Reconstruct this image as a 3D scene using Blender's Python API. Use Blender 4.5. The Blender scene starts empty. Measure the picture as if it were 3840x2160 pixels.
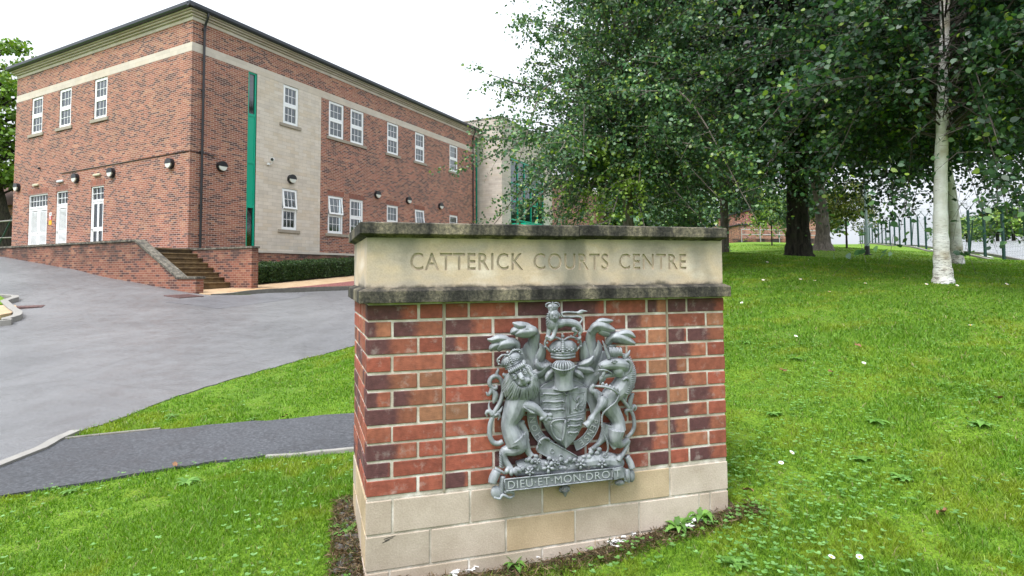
import bpy, math, random
import numpy as np
from mathutils import Vector, Matrix
from mathutils.geometry import delaunay_2d_cdt
random.seed(7); rng = np.random.default_rng(7)
SC = bpy.context.scene
COL = SC.collection
# ---------------------------------------------------------------- camera
LENS_PX, PPY, PITCH, ROLL = 2083.63, 923.52, .0474, -.0053
CAMP = np.array([0, 0, 1.5])
_c, _s = math.cos(PITCH), math.sin(PITCH)
_X = np.array([1., 0, 0]); FWD = np.array([0, _c, _s]); _U = np.array([0, -_s, _c])
RGT = _X * math.cos(ROLL) + _U * math.sin(ROLL)
UPV = _U * math.cos(ROLL) - _X * math.sin(ROLL)
cam = bpy.data.cameras.new('camera'); camo = bpy.data.objects.new('camera', cam); COL.objects.link(camo)
cam.sensor_width = 36; cam.lens = LENS_PX / 3840 * 36
cam.shift_y = -(1080 - PPY) / 3840
cam.clip_start = .05; cam.clip_end = 3000
camo.matrix_world = Matrix(((RGT[0], UPV[0], -FWD[0], 0), (RGT[1], UPV[1], -FWD[1], 0), (RGT[2], UPV[2], -FWD[2], 1.5), (0, 0, 0, 1)))
SC.camera = camo
# ---------------------------------------------------------------- light
SUN_EL, SUN_AZ = math.radians(58), math.radians(215)   # azimuth clockwise from +Y: behind-left of the camera
w = bpy.data.worlds.new('World'); SC.world = w; w.use_nodes = True
nt = w.node_tree; nt.nodes.clear()
out = nt.nodes.new('ShaderNodeOutputWorld'); bg = nt.nodes.new('ShaderNodeBackground')
sky = nt.nodes.new('ShaderNodeTexSky'); sky.sky_type = 'NISHITA'; sky.sun_disc = False
sky.sun_elevation = SUN_EL; sky.sun_rotation = SUN_AZ; sky.air_density = 1; sky.dust_density = 4; sky.ozone_density = 1
hsv = nt.nodes.new('ShaderNodeHueSaturation'); hsv.inputs['Saturation'].default_value = .13
mix = nt.nodes.new('ShaderNodeMix'); mix.data_type = 'RGBA'; mix.inputs[0].default_value = .6
mix.inputs[7].default_value = (9.3, 9.9, 10.8, 1)      # even cloud deck
nt.links.new(sky.outputs[0], hsv.inputs['Color']); nt.links.new(hsv.outputs[0], mix.inputs[6])
tcw = nt.nodes.new('ShaderNodeTexCoord'); spw = nt.nodes.new('ShaderNodeSeparateXYZ'); nt.links.new(tcw.outputs['Generated'], spw.inputs[0])
mrw = nt.nodes.new('ShaderNodeMapRange'); nt.links.new(spw.outputs[2], mrw.inputs[0]); mrw.inputs[1].default_value = 0; mrw.inputs[2].default_value = 1; mrw.inputs[3].default_value = .45; mrw.inputs[4].default_value = 1.4   # overcast: brightest overhead
mulw = nt.nodes.new('ShaderNodeMix'); mulw.data_type = 'RGBA'; mulw.blend_type = 'MULTIPLY'; mulw.inputs[0].default_value = 1; nt.links.new(mix.outputs[2], mulw.inputs[6]); nt.links.new(mrw.outputs[0], mulw.inputs[7])
nt.links.new(mulw.outputs[2], bg.inputs['Color']); bg.inputs['Strength'].default_value = .11
nt.links.new(bg.outputs[0], out.inputs['Surface'])
sl = bpy.data.lights.new('sun', 'SUN'); sl.energy = 1.5; sl.angle = math.radians(18); sl.color = (1, .98, .96)
slo = bpy.data.objects.new('sun', sl); COL.objects.link(slo)
sd = Vector((math.sin(SUN_AZ) * math.cos(SUN_EL), math.cos(SUN_AZ) * math.cos(SUN_EL), math.sin(SUN_EL)))
slo.rotation_euler = sd.to_track_quat('Z', 'Y').to_euler()
SC.view_settings.view_transform = 'Standard'; SC.view_settings.look = 'None'
SC.view_settings.exposure = 1.25; SC.view_settings.gamma = 1
SC.cycles.max_bounces = 6; SC.cycles.diffuse_bounces = 3; SC.cycles.glossy_bounces = 2; SC.cycles.transmission_bounces = 2
SC.cycles.transparent_max_bounces = 8
SC.cycles.caustics_reflective = False; SC.cycles.caustics_refractive = False

# ---------------------------------------------------------------- helpers
def tag(o, label=None, cat=None, group=None, kind=None):
    if label: o['label'] = label
    if cat: o['category'] = cat
    if group: o['group'] = group
    if kind: o['kind'] = kind
    return o
def empty(name, loc=(0, 0, 0), rz=0, parent=None):
    o = bpy.data.objects.new(name, None); COL.objects.link(o); o.location = loc; o.rotation_euler = (0, 0, rz); o.parent = parent
    o.empty_display_size = .1
    return o
class MB:
    def __init__(s): s.v = []; s.f = []; s.c = []; s.uv = []
    def add(s, vs, fs, col=None, uvs=None):
        n = len(s.v); s.v += [tuple(map(float, v)) for v in vs]; s.f += [tuple(i + n for i in f) for f in fs]
        s.c += [col or (1, 1, 1, 1)] * len(fs)
        for k, f in enumerate(fs): s.uv += (uvs[k] if uvs else [(0, 0)] * len(f))
        return s
    def quad(s, a, b, c, d, col=None): return s.add([a, b, c, d], [(0, 1, 2, 3)], col)
    def box(s, x0, x1, y0, y1, z0, z1, col=None):
        v = [(x0, y0, z0), (x1, y0, z0), (x1, y1, z0), (x0, y1, z0), (x0, y0, z1), (x1, y0, z1), (x1, y1, z1), (x0, y1, z1)]
        return s.add(v, [(0, 3, 2, 1), (4, 5, 6, 7), (0, 1, 5, 4), (1, 2, 6, 5), (2, 3, 7, 6), (3, 0, 4, 7)], col)
    def prism(s, pts, axis, h0, h1, col=None):
        """polygon pts (2D) in the plane perpendicular to axis, extruded from h0 to h1"""
        n = len(pts)
        def P(p, h): return {'x': (h, p[0], p[1]), 'y': (p[0], h, p[1]), 'z': (p[0], p[1], h)}[axis]
        v = [P(p, h0) for p in pts] + [P(p, h1) for p in pts]
        return s.add(v, [tuple(range(n)), tuple(range(2 * n - 1, n - 1, -1))] + [(i, i + n, (i + 1) % n + n, (i + 1) % n) for i in range(n)], col)
    def tube(s, pts, rad, n=8, col=None, cap=True, flat=None):
        pts = [Vector(p) for p in pts]; m = len(pts)
        if not hasattr(rad, '__len__'): rad = [rad] * m
        vs = []; fs = []; up = None
        for i, p in enumerate(pts):
            t = (pts[min(i + 1, m - 1)] - pts[max(i - 1, 0)])
            t = t.normalized() if t.length > 1e-9 else Vector((0, 0, 1))
            if up is None: up = t.orthogonal().normalized()
            up = (up - t * up.dot(t)); up = up.normalized() if up.length > 1e-6 else t.orthogonal().normalized()
            b = t.cross(up)
            for k in range(n):
                a = 2 * math.pi * k / n; vs.append(p + (up * math.cos(a) + b * math.sin(a)) * rad[i])
        for i in range(m - 1):
            for k in range(n):
                a, b2 = i * n + k, i * n + (k + 1) % n; fs.append((a, b2, b2 + n, a + n))
        if cap: fs += [tuple(range(n - 1, -1, -1)), tuple(range((m - 1) * n, m * n))]
        return s.add(vs, fs, col)
    def sphere(s, c, r, rot=None, nu=12, nv=8, col=None):
        if not hasattr(r, '__len__'): r = (r, r, r)
        vs = []; fs = []
        for j in range(nv + 1):
            th = math.pi * j / nv
            for i in range(nu):
                ph = 2 * math.pi * i / nu
                p = Vector((r[0] * math.sin(th) * math.cos(ph), r[1] * math.sin(th) * math.sin(ph), r[2] * math.cos(th)))
                if rot: p = rot @ p
                vs.append(p + Vector(c))
        for j in range(nv):
            for i in range(nu):
                fs.append((j * nu + i, (j + 1) * nu + i, (j + 1) * nu + (i + 1) % nu, j * nu + (i + 1) % nu))
        return s.add(vs, fs, col)
    def build(s, name, mat, parent=None, smooth=False, bevel=0, attr=False, uv=False):
        me = bpy.data.meshes.new(name); me.from_pydata(s.v, [], s.f); me.validate(clean_customdata=False)
        if attr and len(me.polygons) == len(s.f):
            a = me.color_attributes.new('tint', 'FLOAT_COLOR', 'CORNER')
            arr = np.concatenate([np.tile(np.array(c, 'f'), (len(f), 1)) for c, f in zip(s.c, s.f)]); a.data.foreach_set('color', arr.ravel())
        if uv:
            u = me.uv_layers.new(name='UVMap'); u.data.foreach_set('uv', np.array(s.uv, 'f').ravel())
        me.materials.append(mat)
        if smooth: me.polygons.foreach_set('use_smooth', [True] * len(me.polygons))
        o = bpy.data.objects.new(name, me); COL.objects.link(o); o.parent = parent
        if bevel:
            b = o.modifiers.new('bevel', 'BEVEL'); b.width = bevel; b.segments = 2; b.limit_method = 'ANGLE'; b.angle_limit = math.radians(40)
        return o
def np_mesh(name, V, F, mat, parent=None, col=None, smooth=False):
    """V (n,3) float, F (m,k) int with constant k; col (m,3) per-face tint"""
    me = bpy.data.meshes.new(name); V = np.asarray(V, 'f'); F = np.asarray(F, 'i'); m, k = F.shape
    me.vertices.add(len(V)); me.vertices.foreach_set('co', V.ravel())
    me.loops.add(m * k); me.loops.foreach_set('vertex_index', F.ravel())
    me.polygons.add(m); me.polygons.foreach_set('loop_start', np.arange(m, dtype='i') * k)
    me.update(calc_edges=True)
    if col is not None:
        a = me.color_attributes.new('tint', 'FLOAT_COLOR', 'CORNER')
        c = np.ones((m, k, 4), 'f'); c[:, :, :3] = np.asarray(col)[:, None, :]; a.data.foreach_set('color', c.ravel())
    if smooth: me.polygons.foreach_set('use_smooth', np.ones(m, bool))
    me.materials.append(mat)
    o = bpy.data.objects.new(name, me); COL.objects.link(o); o.parent = parent
    return o
def copy_tree(o, parent=None):
    c = o.copy(); COL.objects.link(c); c.parent = parent
    for ch in list(o.children): copy_tree(ch, c)
    return c
def spline(pts, k=6):
    """Catmull-Rom through points of any dimension"""
    P = np.array(pts, float); n = len(P)
    if n < 3: return [tuple(p) for p in np.linspace(P[0], P[-1], k + 1)]
    Q = np.vstack([2 * P[0] - P[1], P, 2 * P[-1] - P[-2]]); out = []
    for i in range(n - 1):
        a, b, c, d = Q[i], Q[i + 1], Q[i + 2], Q[i + 3]
        for t in np.linspace(0, 1, k, endpoint=False):
            out.append(.5 * ((2 * b) + (-a + c) * t + (2 * a - 5 * b + 4 * c - d) * t * t + (-a + 3 * b - 3 * c + d) * t ** 3))
    out.append(P[-1]); return [tuple(p) for p in out]

# ---------------------------------------------------------------- materials
MATS = {}
class NT:
    """small node-graph helper"""
    def __init__(s, name):
        s.m = bpy.data.materials.new(name); s.m.use_nodes = True; s.t = s.m.node_tree
        s.b = s.t.nodes['Principled BSDF']; s.co = s.t.nodes.new('ShaderNodeTexCoord'); MATS[name] = s.m
    def n(s, typ, **kw):
        x = s.t.nodes.new('ShaderNode' + typ)
        for k, v in kw.items(): setattr(x, k, v)
        return x
    def l(s, a, b): s.t.links.new(a, b); return b
    def obj(s, scale=(1, 1, 1)):
        mp = s.n('Mapping'); mp.inputs['Scale'].default_value = scale; s.l(s.co.outputs['Object'], mp.inputs[0]); return mp.outputs[0]
    def noise(s, vec, scale, detail=4, rough=.55, out=0):
        x = s.n('TexNoise'); x.inputs['Scale'].default_value = scale; x.inputs['Detail'].default_value = detail; x.inputs['Roughness'].default_value = rough
        s.l(vec, x.inputs['Vector']); return x.outputs[out]
    def ramp(s, fac, stops, interp='LINEAR'):
        r = s.n('ValToRGB'); r.color_ramp.interpolation = interp; e = r.color_ramp.elements
        while len(e) < len(stops): e.new(.5)
        for el, (p, c) in zip(e, stops): el.position = p; el.color = (*c, 1) if len(c) == 3 else c
        s.l(fac, r.inputs[0]); return r.outputs[0]
    def mix(s, a, b, fac, mode='MIX'):
        x = s.n('Mix'); x.data_type = 'RGBA'; x.blend_type = mode
        for v, i in ((fac, 0), (a, 6), (b, 7)):
            if hasattr(v, 'is_linked') or hasattr(v, 'links'): s.l(v, x.inputs[i])
            else: x.inputs[i].default_value = v if i == 0 else (*v, 1)
        return x.outputs[2]
    def bump(s, h, strength=.3, dist=.01):
        x = s.n('Bump'); x.inputs['Strength'].default_value = strength; x.inputs['Distance'].default_value = dist
        s.l(h, x.inputs['Height']); s.l(x.outputs[0], s.b.inputs['Normal']); return x
    def done(s, col=None, rough=.8, metal=0, spec=.5):
        if col is not None:
            if isinstance(col, tuple): s.b.inputs['Base Color'].default_value = (*col, 1)
            else: s.l(col, s.b.inputs['Base Color'])
        if isinstance(rough, (int, float)): s.b.inputs['Roughness'].default_value = rough
        else: s.l(rough, s.b.inputs['Roughness'])
        s.b.inputs['Metallic'].default_value = metal; s.b.inputs['Specular IOR Level'].default_value = spec
        return s.m
def plain(name, col, rough=.6, metal=0, var=.12, scale=6, spec=.5):
    m = NT(name); f = m.noise(m.obj(), scale, 5)
    c = m.mix(tuple(x * (1 - var) for x in col), tuple(min(1, x * (1 + var)) for x in col), f)
    return m.done(c, rough, metal, spec)
def brickmat(name, stops, mortar=(.6, .5, .44), soil=None, w_=.225, h_=.075, joint=.011):
    m = NT(name); sep = m.n('SeparateXYZ'); m.l(m.co.outputs['Object'], sep.inputs[0])
    ad = m.n('Math', operation='ADD'); m.l(sep.outputs[0], ad.inputs[0]); m.l(sep.outputs[1], ad.inputs[1])
    cb = m.n('CombineXYZ'); m.l(ad.outputs[0], cb.inputs[0]); m.l(sep.outputs[2], cb.inputs[1])
    br = m.n('TexBrick'); br.offset = .5; br.inputs['Scale'].default_value = 1; br.inputs['Mortar Size'].default_value = joint / 2
    br.inputs['Mortar Smooth'].default_value = .1; br.inputs['Brick Width'].default_value = w_; br.inputs['Row Height'].default_value = h_
    br.inputs['Color1'].default_value = (0, 0, 0, 1); br.inputs['Color2'].default_value = (1, 1, 1, 1); br.inputs['Mortar'].default_value = (.5, .5, .5, 1)
    m.l(cb.outputs[0], br.inputs['Vector'])
    c = m.ramp(br.outputs['Color'], stops, 'CONSTANT')
    n1 = m.noise(cb.outputs[0], .9, 4); n2 = m.noise(cb.outputs[0], 60, 3)
    c = m.mix(c, m.ramp(n1, [(.3, (.62, .6, .6)), (.7, (1.15, 1.1, 1.1))]), .8, 'MULTIPLY')
    c = m.mix(c, m.ramp(n2, [(.3, (.8, .8, .8)), (.7, (1.15, 1.15, 1.15))]), .6, 'MULTIPLY')
    mo = m.mix(mortar, tuple(x * .75 for x in mortar), n1)
    c = m.mix(c, mo, br.outputs['Fac'])
    if soil:
        s_ = m.noise(cb.outputs[0], 1.6, 5)
        gr = m.n('MapRange'); m.l(sep.outputs[2], gr.inputs[0]); gr.inputs[1].default_value = soil[0]; gr.inputs[2].default_value = soil[1]
        mu = m.n('Math', operation='MULTIPLY'); m.l(gr.outputs[0], mu.inputs[0]); m.l(m.ramp(s_, [(.38, (0, 0, 0)), (.58, (1, 1, 1))]), mu.inputs[1])
        c = m.mix(c, (.035, .03, .028), mu.outputs[0])
    m.bump(br.outputs['Fac'], .35, -.006)
    return m.done(c, .85, spec=.3)
BR = [(0, (.115, .055, .048)), (.2, (.17, .072, .054)), (.31, (.28, .108, .07)), (.56, (.33, .13, .082)), (.74, (.3, .125, .078)), (.88, (.37, .18, .11))]
M_brick = brickmat('brickwork', BR)
M_brick_low = brickmat('stained_brickwork', BR, mortar=(.42, .31, .25), soil=(2.0, 2.42))
M_brick_ret = brickmat('retaining_brickwork', [(p, tuple(x * .8 for x in c)) for p, c in BR], mortar=(.4, .28, .22), soil=(1.6, 2.75))
M_soldier = brickmat('soldier_brickwork', [(0, (.2, .07, .045)), (.4, (.27, .085, .05)), (.7, (.24, .08, .055))], w_=.075, h_=.4, joint=.008)
def stonemat(name, bw=.45, bh=.15, cols=((.54, .48, .42), (.62, .56, .5), (.57, .49, .4)), joint=.006):
    m = NT(name); sep = m.n('SeparateXYZ'); m.l(m.co.outputs['Object'], sep.inputs[0])
    ad = m.n('Math', operation='ADD'); m.l(sep.outputs[0], ad.inputs[0]); m.l(sep.outputs[1], ad.inputs[1])
    cb = m.n('CombineXYZ'); m.l(ad.outputs[0], cb.inputs[0]); m.l(sep.outputs[2], cb.inputs[1])
    br = m.n('TexBrick'); br.offset = .5; br.inputs['Scale'].default_value = 1; br.inputs['Mortar Size'].default_value = joint / 2
    br.inputs['Brick Width'].default_value = bw; br.inputs['Row Height'].default_value = bh
    br.inputs['Color1'].default_value = (0, 0, 0, 1); br.inputs['Color2'].default_value = (1, 1, 1, 1)
    m.l(cb.outputs[0], br.inputs['Vector'])
    c = m.ramp(br.outputs['Color'], [(0, cols[0]), (.4, cols[1]), (.8, cols[2]), (1, cols[1])])
    n1 = m.noise(cb.outputs[0], 2.2, 5); c = m.mix(c, m.ramp(n1, [(.3, (.85, .83, .8)), (.7, (1.1, 1.08, 1.05))]), .7, 'MULTIPLY')
    c = m.mix(c, (.3, .26, .21), br.outputs['Fac']); m.bump(br.outputs['Fac'], .2, -.004)
    return m.done(c, .85, spec=.25)
M_stone = stonemat('pale_ashlar')
M_tower = stonemat('tower_ashlar', .5, .15, ((.42, .38, .34), (.5, .46, .41), (.45, .4, .34)))
M_sill = plain('sill_stone', (.3, .26, .21), .85, var=.25, scale=9)
M_band = stonemat('band_stone', .9, .165, ((.5, .45, .4), (.56, .505, .45), (.52, .455, .385)), .004)
M_white = plain('white_upvc', (.8, .81, .82), .3, var=.03)
M_green = plain('green_powder_coat', (.0, .34, .21), .35, var=.05, scale=2)
M_dark = plain('dark_slate_metal', (.022, .027, .036), .4, var=.2, scale=3)
M_black = plain('black_metal', (.013, .014, .018), .35, var=.2)
M_coping = NT('mossy_coping')
_v = M_coping.obj(); _n = M_coping.noise(_v, 9, 6, .65); _n2 = M_coping.noise(_v, 45, 4)
_c1 = M_coping.ramp(_n, [(.35, (.035, .033, .03)), (.55, (.12, .105, .08)), (.75, (.27, .25, .21))])
_c1 = M_coping.mix(_c1, (.5, .47, .38), M_coping.ramp(_n2, [(.66, (0, 0, 0)), (.72, (.8, .8, .8))]))
M_coping.bump(_n2, .3, .01); M_coping = M_coping.done(_c1, .9)
g = NT('window_glass')
_n = g.noise(g.obj((3, 3, 1.3)), 1.5, 4)
tr = g.n('BsdfTransparent'); tr.inputs[0].default_value = (.62, .7, .69, 1)
gl = g.n('BsdfGlossy'); gl.inputs['Roughness'].default_value = .02; gl.inputs[0].default_value = (.9, .95, 1, 1)
fr = g.n('Fresnel'); fr.inputs[0].default_value = 2.1
mxs = g.n('MixShader'); g.l(fr.outputs[0], mxs.inputs[0]); g.l(tr.outputs[0], mxs.inputs[1]); g.l(gl.outputs[0], mxs.inputs[2])
bp = g.n('Bump'); bp.inputs['Strength'].default_value = .05; bp.inputs['Distance'].default_value = .05; g.l(_n, bp.inputs['Height']); g.l(bp.outputs[0], gl.inputs['Normal'])
g.l(mxs.outputs[0], g.t.nodes['Material Output'].inputs['Surface']); M_glass = g.m
g = NT('curtain'); sx = g.n('SeparateXYZ'); g.l(g.co.outputs['Object'], sx.inputs[0])
wv = g.n('TexWave'); wv.inputs['Scale'].default_value = 3.2; wv.inputs['Distortion'].default_value = 2.5; wv.inputs['Detail'].default_value = 2; g.l(g.obj((1, 1, .15)), wv.inputs[0])
M_curtain = g.done(g.ramp(wv.outputs[0], [(0, (.02, .035, .03)), (.5, (.1, .13, .11)), (1, (.26, .29, .25))]), .9)
g = NT('net_curtain'); wv = g.n('TexWave'); wv.inputs['Scale'].default_value = 6; wv.inputs['Distortion'].default_value = 2; g.l(g.obj((1, 1, .15)), wv.inputs[0])
M_net = g.done(g.ramp(wv.outputs[0], [(0, (.42, .46, .48)), (1, (.75, .8, .82))]), .9)
M_dimroom = plain('dim_room', (.02, .025, .025), .9)

# ---------------------------------------------------------------- terrain
eR = np.array([math.cos(1.0942), math.sin(1.0942)]); eB = np.array([math.sin(1.0942), -math.cos(1.0942)])
C0 = np.array([-11.7168, 20.0493])
def AB(a, b): return C0 + eR * a + eB * b
CT = [(0, 0, 0), (-3, 0, -.05), (3, 0, .1), (-.70, 2.4, .185), (-.3, 2.45, .15), (.05, 2.55, .155), (.6, 2.7, .2), (1.1, 2.9, .285), (-.9, 3.04, .25), (-.82, 2.7, .22), (2.05, 2.3, .28),
      (-2.57, 2.85, 0), (-3.45, 3.81, 0), (-1.23, 4.47, .09), (-1.47, 5.34, .13), (-3.9, 5.0, .04), (-2.5, 9, .3), (-7.2, 7.2, .12), (-5.8, 9.4, .38),
      (6.03, 7.8, 1.327), (10.97, 13.7, 1.65), (8.1, 15.7, 1.842), (14, 25, 2.47), (14.07, 22, 2.118), (6.13, 16, 2.045), (19.33, 32, 2.811),
      (17.8, 38, 3.26), (19.9, 45, 3.95), (22.4, 25.3, 1.82), (28.5, 37.6, 2.70), (36.9, 53.7, 3.86), (50.7, 55, 4.3), (31.5, 22, 1.9), (38, 36, 2.9), (5.5, 12, 1.75), (2.6, 6, .85), (2.2, 11, 1.4), (3.6, 4.6, .8), (10, 9, 1.35), (13, 13, 1.5),
      (-12, 12.6, .62), (-14.8, 16.3, 1.05), (-9.8, 11.0, .45), (-18, 16, .9), (-12, 8, .1), (-30, 24, 2.0), (-28, 32, 2.75), (-40, 45, 4.0), (-20, 5, -.6),
      (60, 100, 6), (10, 100, 6), (-50, 100, 6), (-90, 30, 2), (90, 40, 3.5), (90, -20, 0), (0, -90, -3), (-80, -50, -3), (300, 0, 3), (-300, 0, 2), (0, 300, 9), (0, -300, -6), (220, 220, 8), (-220, 220, 8)]
for a, b, z in [(-1.95, -9.2, 2.25), (-1.95, -6.2, 1.96), (-1.95, -3.5, 1.69), (-1.95, .39, 1.23), (-1.95, 2.18, 1.04), (-1.95, 3.06, .95), (-1.0, 2.4, .85), (0, 3.45, .88), (-1.0, 4.0, .82), (-1.3, 4.35, .85), (.6, 3.9, .86), (2, 3.5, .88),
                (3.8, 4.5, .83), (0, 4.5, .87), (10, 4.5, .97), (-1.5, 8, .72), (6, 8, .6), (20, 5, 1.5), (2.2, 1.2, .95), (7.3, 1.2, 1.2), (20, 1, 1.8), (5, -5, 1.0), (10, -8, 1.2), (-5.5, -9, 1.6), (-5, -1, 1.0), (-6, -18, 2.5), (5, -25, 2.6)]:
    p = AB(a, b); CT.append((p[0], p[1], z))
CT = np.array(CT, float)
def _phi(r): return np.sqrt(r * r + .6)
_D = _phi(np.linalg.norm(CT[:, None, :2] - CT[None, :, :2], axis=2)); _n = len(CT)
_P = np.hstack([np.ones((_n, 1)), CT[:, :2]])
_A = np.block([[-_D + np.eye(_n) * .02, _P], [_P.T, np.zeros((3, 3))]])
_W = np.linalg.solve(_A, np.concatenate([CT[:, 2], np.zeros(3)]))
def H(x, y):
    x = np.asarray(x, float); y = np.asarray(y, float); sh = x.shape; p = np.stack([x.ravel(), y.ravel()], 1)
    out = np.empty(len(p))
    for i in range(0, len(p), 20000):
        q = p[i:i + 20000]; d = _phi(np.linalg.norm(q[:, None, :] - CT[None, :, :2], axis=2))
        out[i:i + 20000] = -d @ _W[:_n] + _W[_n] + q @ _W[_n + 1:]
    return out.reshape(sh)
def h(x, y): return float(H(x, y))
def ray(px, py): return FWD + RGT * (px - 1920) / LENS_PX - UPV * (py - PPY) / LENS_PX
def G(px, py, far=90):
    """where the sight line through a point of the photograph meets the ground"""
    r = ray(px, py); r = r / r[1]; t = np.geomspace(1.2, far, 500)
    P = CAMP[None] + t[:, None] * r[None]; dz = P[:, 2] - H(P[:, 0], P[:, 1])
    k = np.argmax(dz < 0) if (dz < 0).any() else len(t) - 1
    if k == 0: k = 1
    f = dz[k - 1] / max(1e-9, dz[k - 1] - dz[k]); f = min(max(f, 0), 1); tt = t[k - 1] + (t[k] - t[k - 1]) * f
    return (float(r[0] * tt), float(r[1] * tt))
def in_poly(P, poly):
    x, y = P[:, 0], P[:, 1]; ins = np.zeros(len(P), bool); n = len(poly)
    for i in range(n):
        x1, y1 = poly[i]; x2, y2 = poly[(i + 1) % n]
        c = ((y1 > y) != (y2 > y)) & (x < (x2 - x1) * (y - y1) / ((y2 - y1) + 1e-12) + x1); ins ^= c
    return ins
def resample(poly, step):
    out = []
    for i in range(len(poly)):
        a, b = np.array(poly[i]), np.array(poly[(i + 1) % len(poly)]); k = max(1, int(np.linalg.norm(b - a) / step))
        out += [tuple(a + (b - a) * j / k) for j in range(k)]
    return out
def sheet(name, poly, dz, mat, step=.5, zf=None, skirt=0, parent=None, edge=.35):
    """a flat sheet inside poly that follows the ground dz above it"""
    bd = resample(poly, edge); B = np.array(bd); x0, y0 = B.min(0); x1, y1 = B.max(0)
    gx, gy = np.meshgrid(np.arange(x0 + step * .37, x1, step), np.arange(y0 + step * .41, y1, step)); Gp = np.stack([gx.ravel(), gy.ravel()], 1)
    Gp = Gp[in_poly(Gp, bd)]
    pts = [Vector(p) for p in bd] + [Vector(p) for p in Gp]; nb = len(bd)
    r = delaunay_2d_cdt(pts, [(i, (i + 1) % nb) for i in range(nb)], [], 1, 1e-6)
    V = np.array([tuple(p) for p in r[0]]); z = (zf(V) if zf else H(V[:, 0], V[:, 1])) + dz
    vs = [(x, y, zz) for (x, y), zz in zip(V, z)]; fs = [tuple(f) for f in r[2]]
    mb = MB(); mb.add(vs, fs)
    if skirt:
        zb = (zf(B) if zf else H(B[:, 0], B[:, 1])) + dz
        for i in range(nb):
            j = (i + 1) % nb; mb.quad((*bd[i], zb[i]), (*bd[j], zb[j]), (*bd[j], zb[j] - skirt), (*bd[i], zb[i] - skirt))
    o = mb.build(name, mat, parent, smooth=False)
    return o
# ---------------------------------------------------------------- ground
m = NT('lawn_ground'); v = m.co.outputs['Object']
n1 = m.noise(v, .55, 5, .6); n2 = m.noise(v, 5, 5, .65); n3 = m.noise(v, 60, 3, .6); n4 = m.noise(v, 1.7, 4)
c = m.ramp(n1, [(.3, (.08, .165, .014)), (.5, (.12, .22, .018)), (.7, (.09, .18, .02))])
c = m.mix(c, (.13, .165, .012), m.ramp(n4, [(.52, (0, 0, 0)), (.7, (.55, .55, .55))]))
c = m.mix(c, (.09, .075, .03), m.ramp(n2, [(.66, (0, 0, 0)), (.8, (.8, .8, .8))]))
c = m.mix(c, m.ramp(n3, [(.3, (.45, .5, .4)), (.7, (1.5, 1.4, 1.2))]), .9, 'MULTIPLY')
m.bump(n3, .8, .03); M_lawn = m.done(c, .9, spec=.2)
def asphalt(name, a, b, rough, sp=.5, grit=120, patch=True):
    m = NT(name); v = m.co.outputs['Object']; n1 = m.noise(v, .5, 5, .6); n2 = m.noise(v, grit, 3, .8); n3 = m.noise(v, 4, 4)
    c = m.mix(a, b, m.ramp(n1, [(.35, (0, 0, 0)), (.65, (1, 1, 1))]))
    c = m.mix(c, m.ramp(n2, [(.34, (.45, .45, .46)), (.52, (1, 1, 1)), (.68, (2.0, 2.0, 1.95))]), .9, 'MULTIPLY')
    vo = m.n('TexVoronoi'); vo.feature = 'DISTANCE_TO_EDGE'; vo.inputs['Scale'].default_value = .33; vo.inputs['Randomness'].default_value = 1
    dn = m.n('TexNoise'); dn.inputs['Scale'].default_value = .8; m.l(v, dn.inputs[0]); mx = m.n('Mix'); mx.data_type = 'VECTOR'; mx.inputs[0].default_value = .25
    m.l(v, mx.inputs[4]); m.l(dn.outputs[1], mx.inputs[5]); m.l(mx.outputs[1], vo.inputs['Vector'])
    if patch: c = m.mix(c, tuple(x * .4 for x in a), m.ramp(vo.outputs['Distance'], [(.0, (.25, .25, .25)), (.005, (0, 0, 0))]))
    m.bump(n2, .45, .006)
    return m.done(c, m.ramp(n3, [(.3, (rough - .1,) * 3), (.7, (rough + .1,) * 3)]), spec=sp)
M_road = asphalt('worn_asphalt', (.105, .105, .11), (.155, .155, .16), .42, .5)
M_path = asphalt('dark_path_asphalt', (.035, .037, .043), (.055, .058, .066), .55, .5, 42, False)
M_wet = asphalt('wet_carriageway', (.13, .135, .145), (.17, .175, .185), .25, .9, 60, False)
M_kerb = plain('kerb_concrete', (.23, .22, .2), .85, var=.3, scale=7)
M_kerb_old = plain('weathered_kerb', (.16, .15, .13), .9, var=.5, scale=9)
m = NT('buff_paving'); v = m.co.outputs['Object']; n1 = m.noise(v, 3, 4)
M_buff = m.done(m.ramp(n1, [(.3, (.33, .22, .12)), (.7, (.44, .32, .2))]), .75)
m = NT('tactile_paving'); sp = m.n('SeparateXYZ'); m.l(m.co.outputs['Object'], sp.inputs[0]); wv = m.n('TexWave'); wv.inputs['Scale'].default_value = 6; m.l(m.co.outputs['Object'], wv.inputs[0])
m.bump(wv.outputs[0], .8, .02); M_tact = m.done(m.ramp(wv.outputs[0], [(0, (.3, .17, .07)), (.6, (.52, .34, .18))]), .75)
m = NT('red_gravel_chips'); v = m.co.outputs['Object']; n1 = m.noise(v, 40, 3, .8); m.bump(n1, .9, .03)
M_redg = m.done(m.ramp(n1, [(.3, (.06, .02, .018)), (.6, (.26, .09, .08)), (.75, (.4, .2, .18))]), .9)
m = NT('rusty_cover'); v = m.co.outputs['Object']; n1 = m.noise(v, 20, 4); M_rust = m.done(m.ramp(n1, [(.3, (.05, .03, .03)), (.7, (.16, .08, .07))]), .7)
M_soil = NT('dark_soil'); v = M_soil.co.outputs['Object']; n1 = M_soil.noise(v, 18, 6, .7); M_soil.bump(n1, 1, .04)
M_soil = M_soil.done(M_soil.ramp(n1, [(.3, (.025, .017, .01)), (.55, (.09, .065, .035)), (.75, (.22, .17, .1))]), .95)

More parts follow.
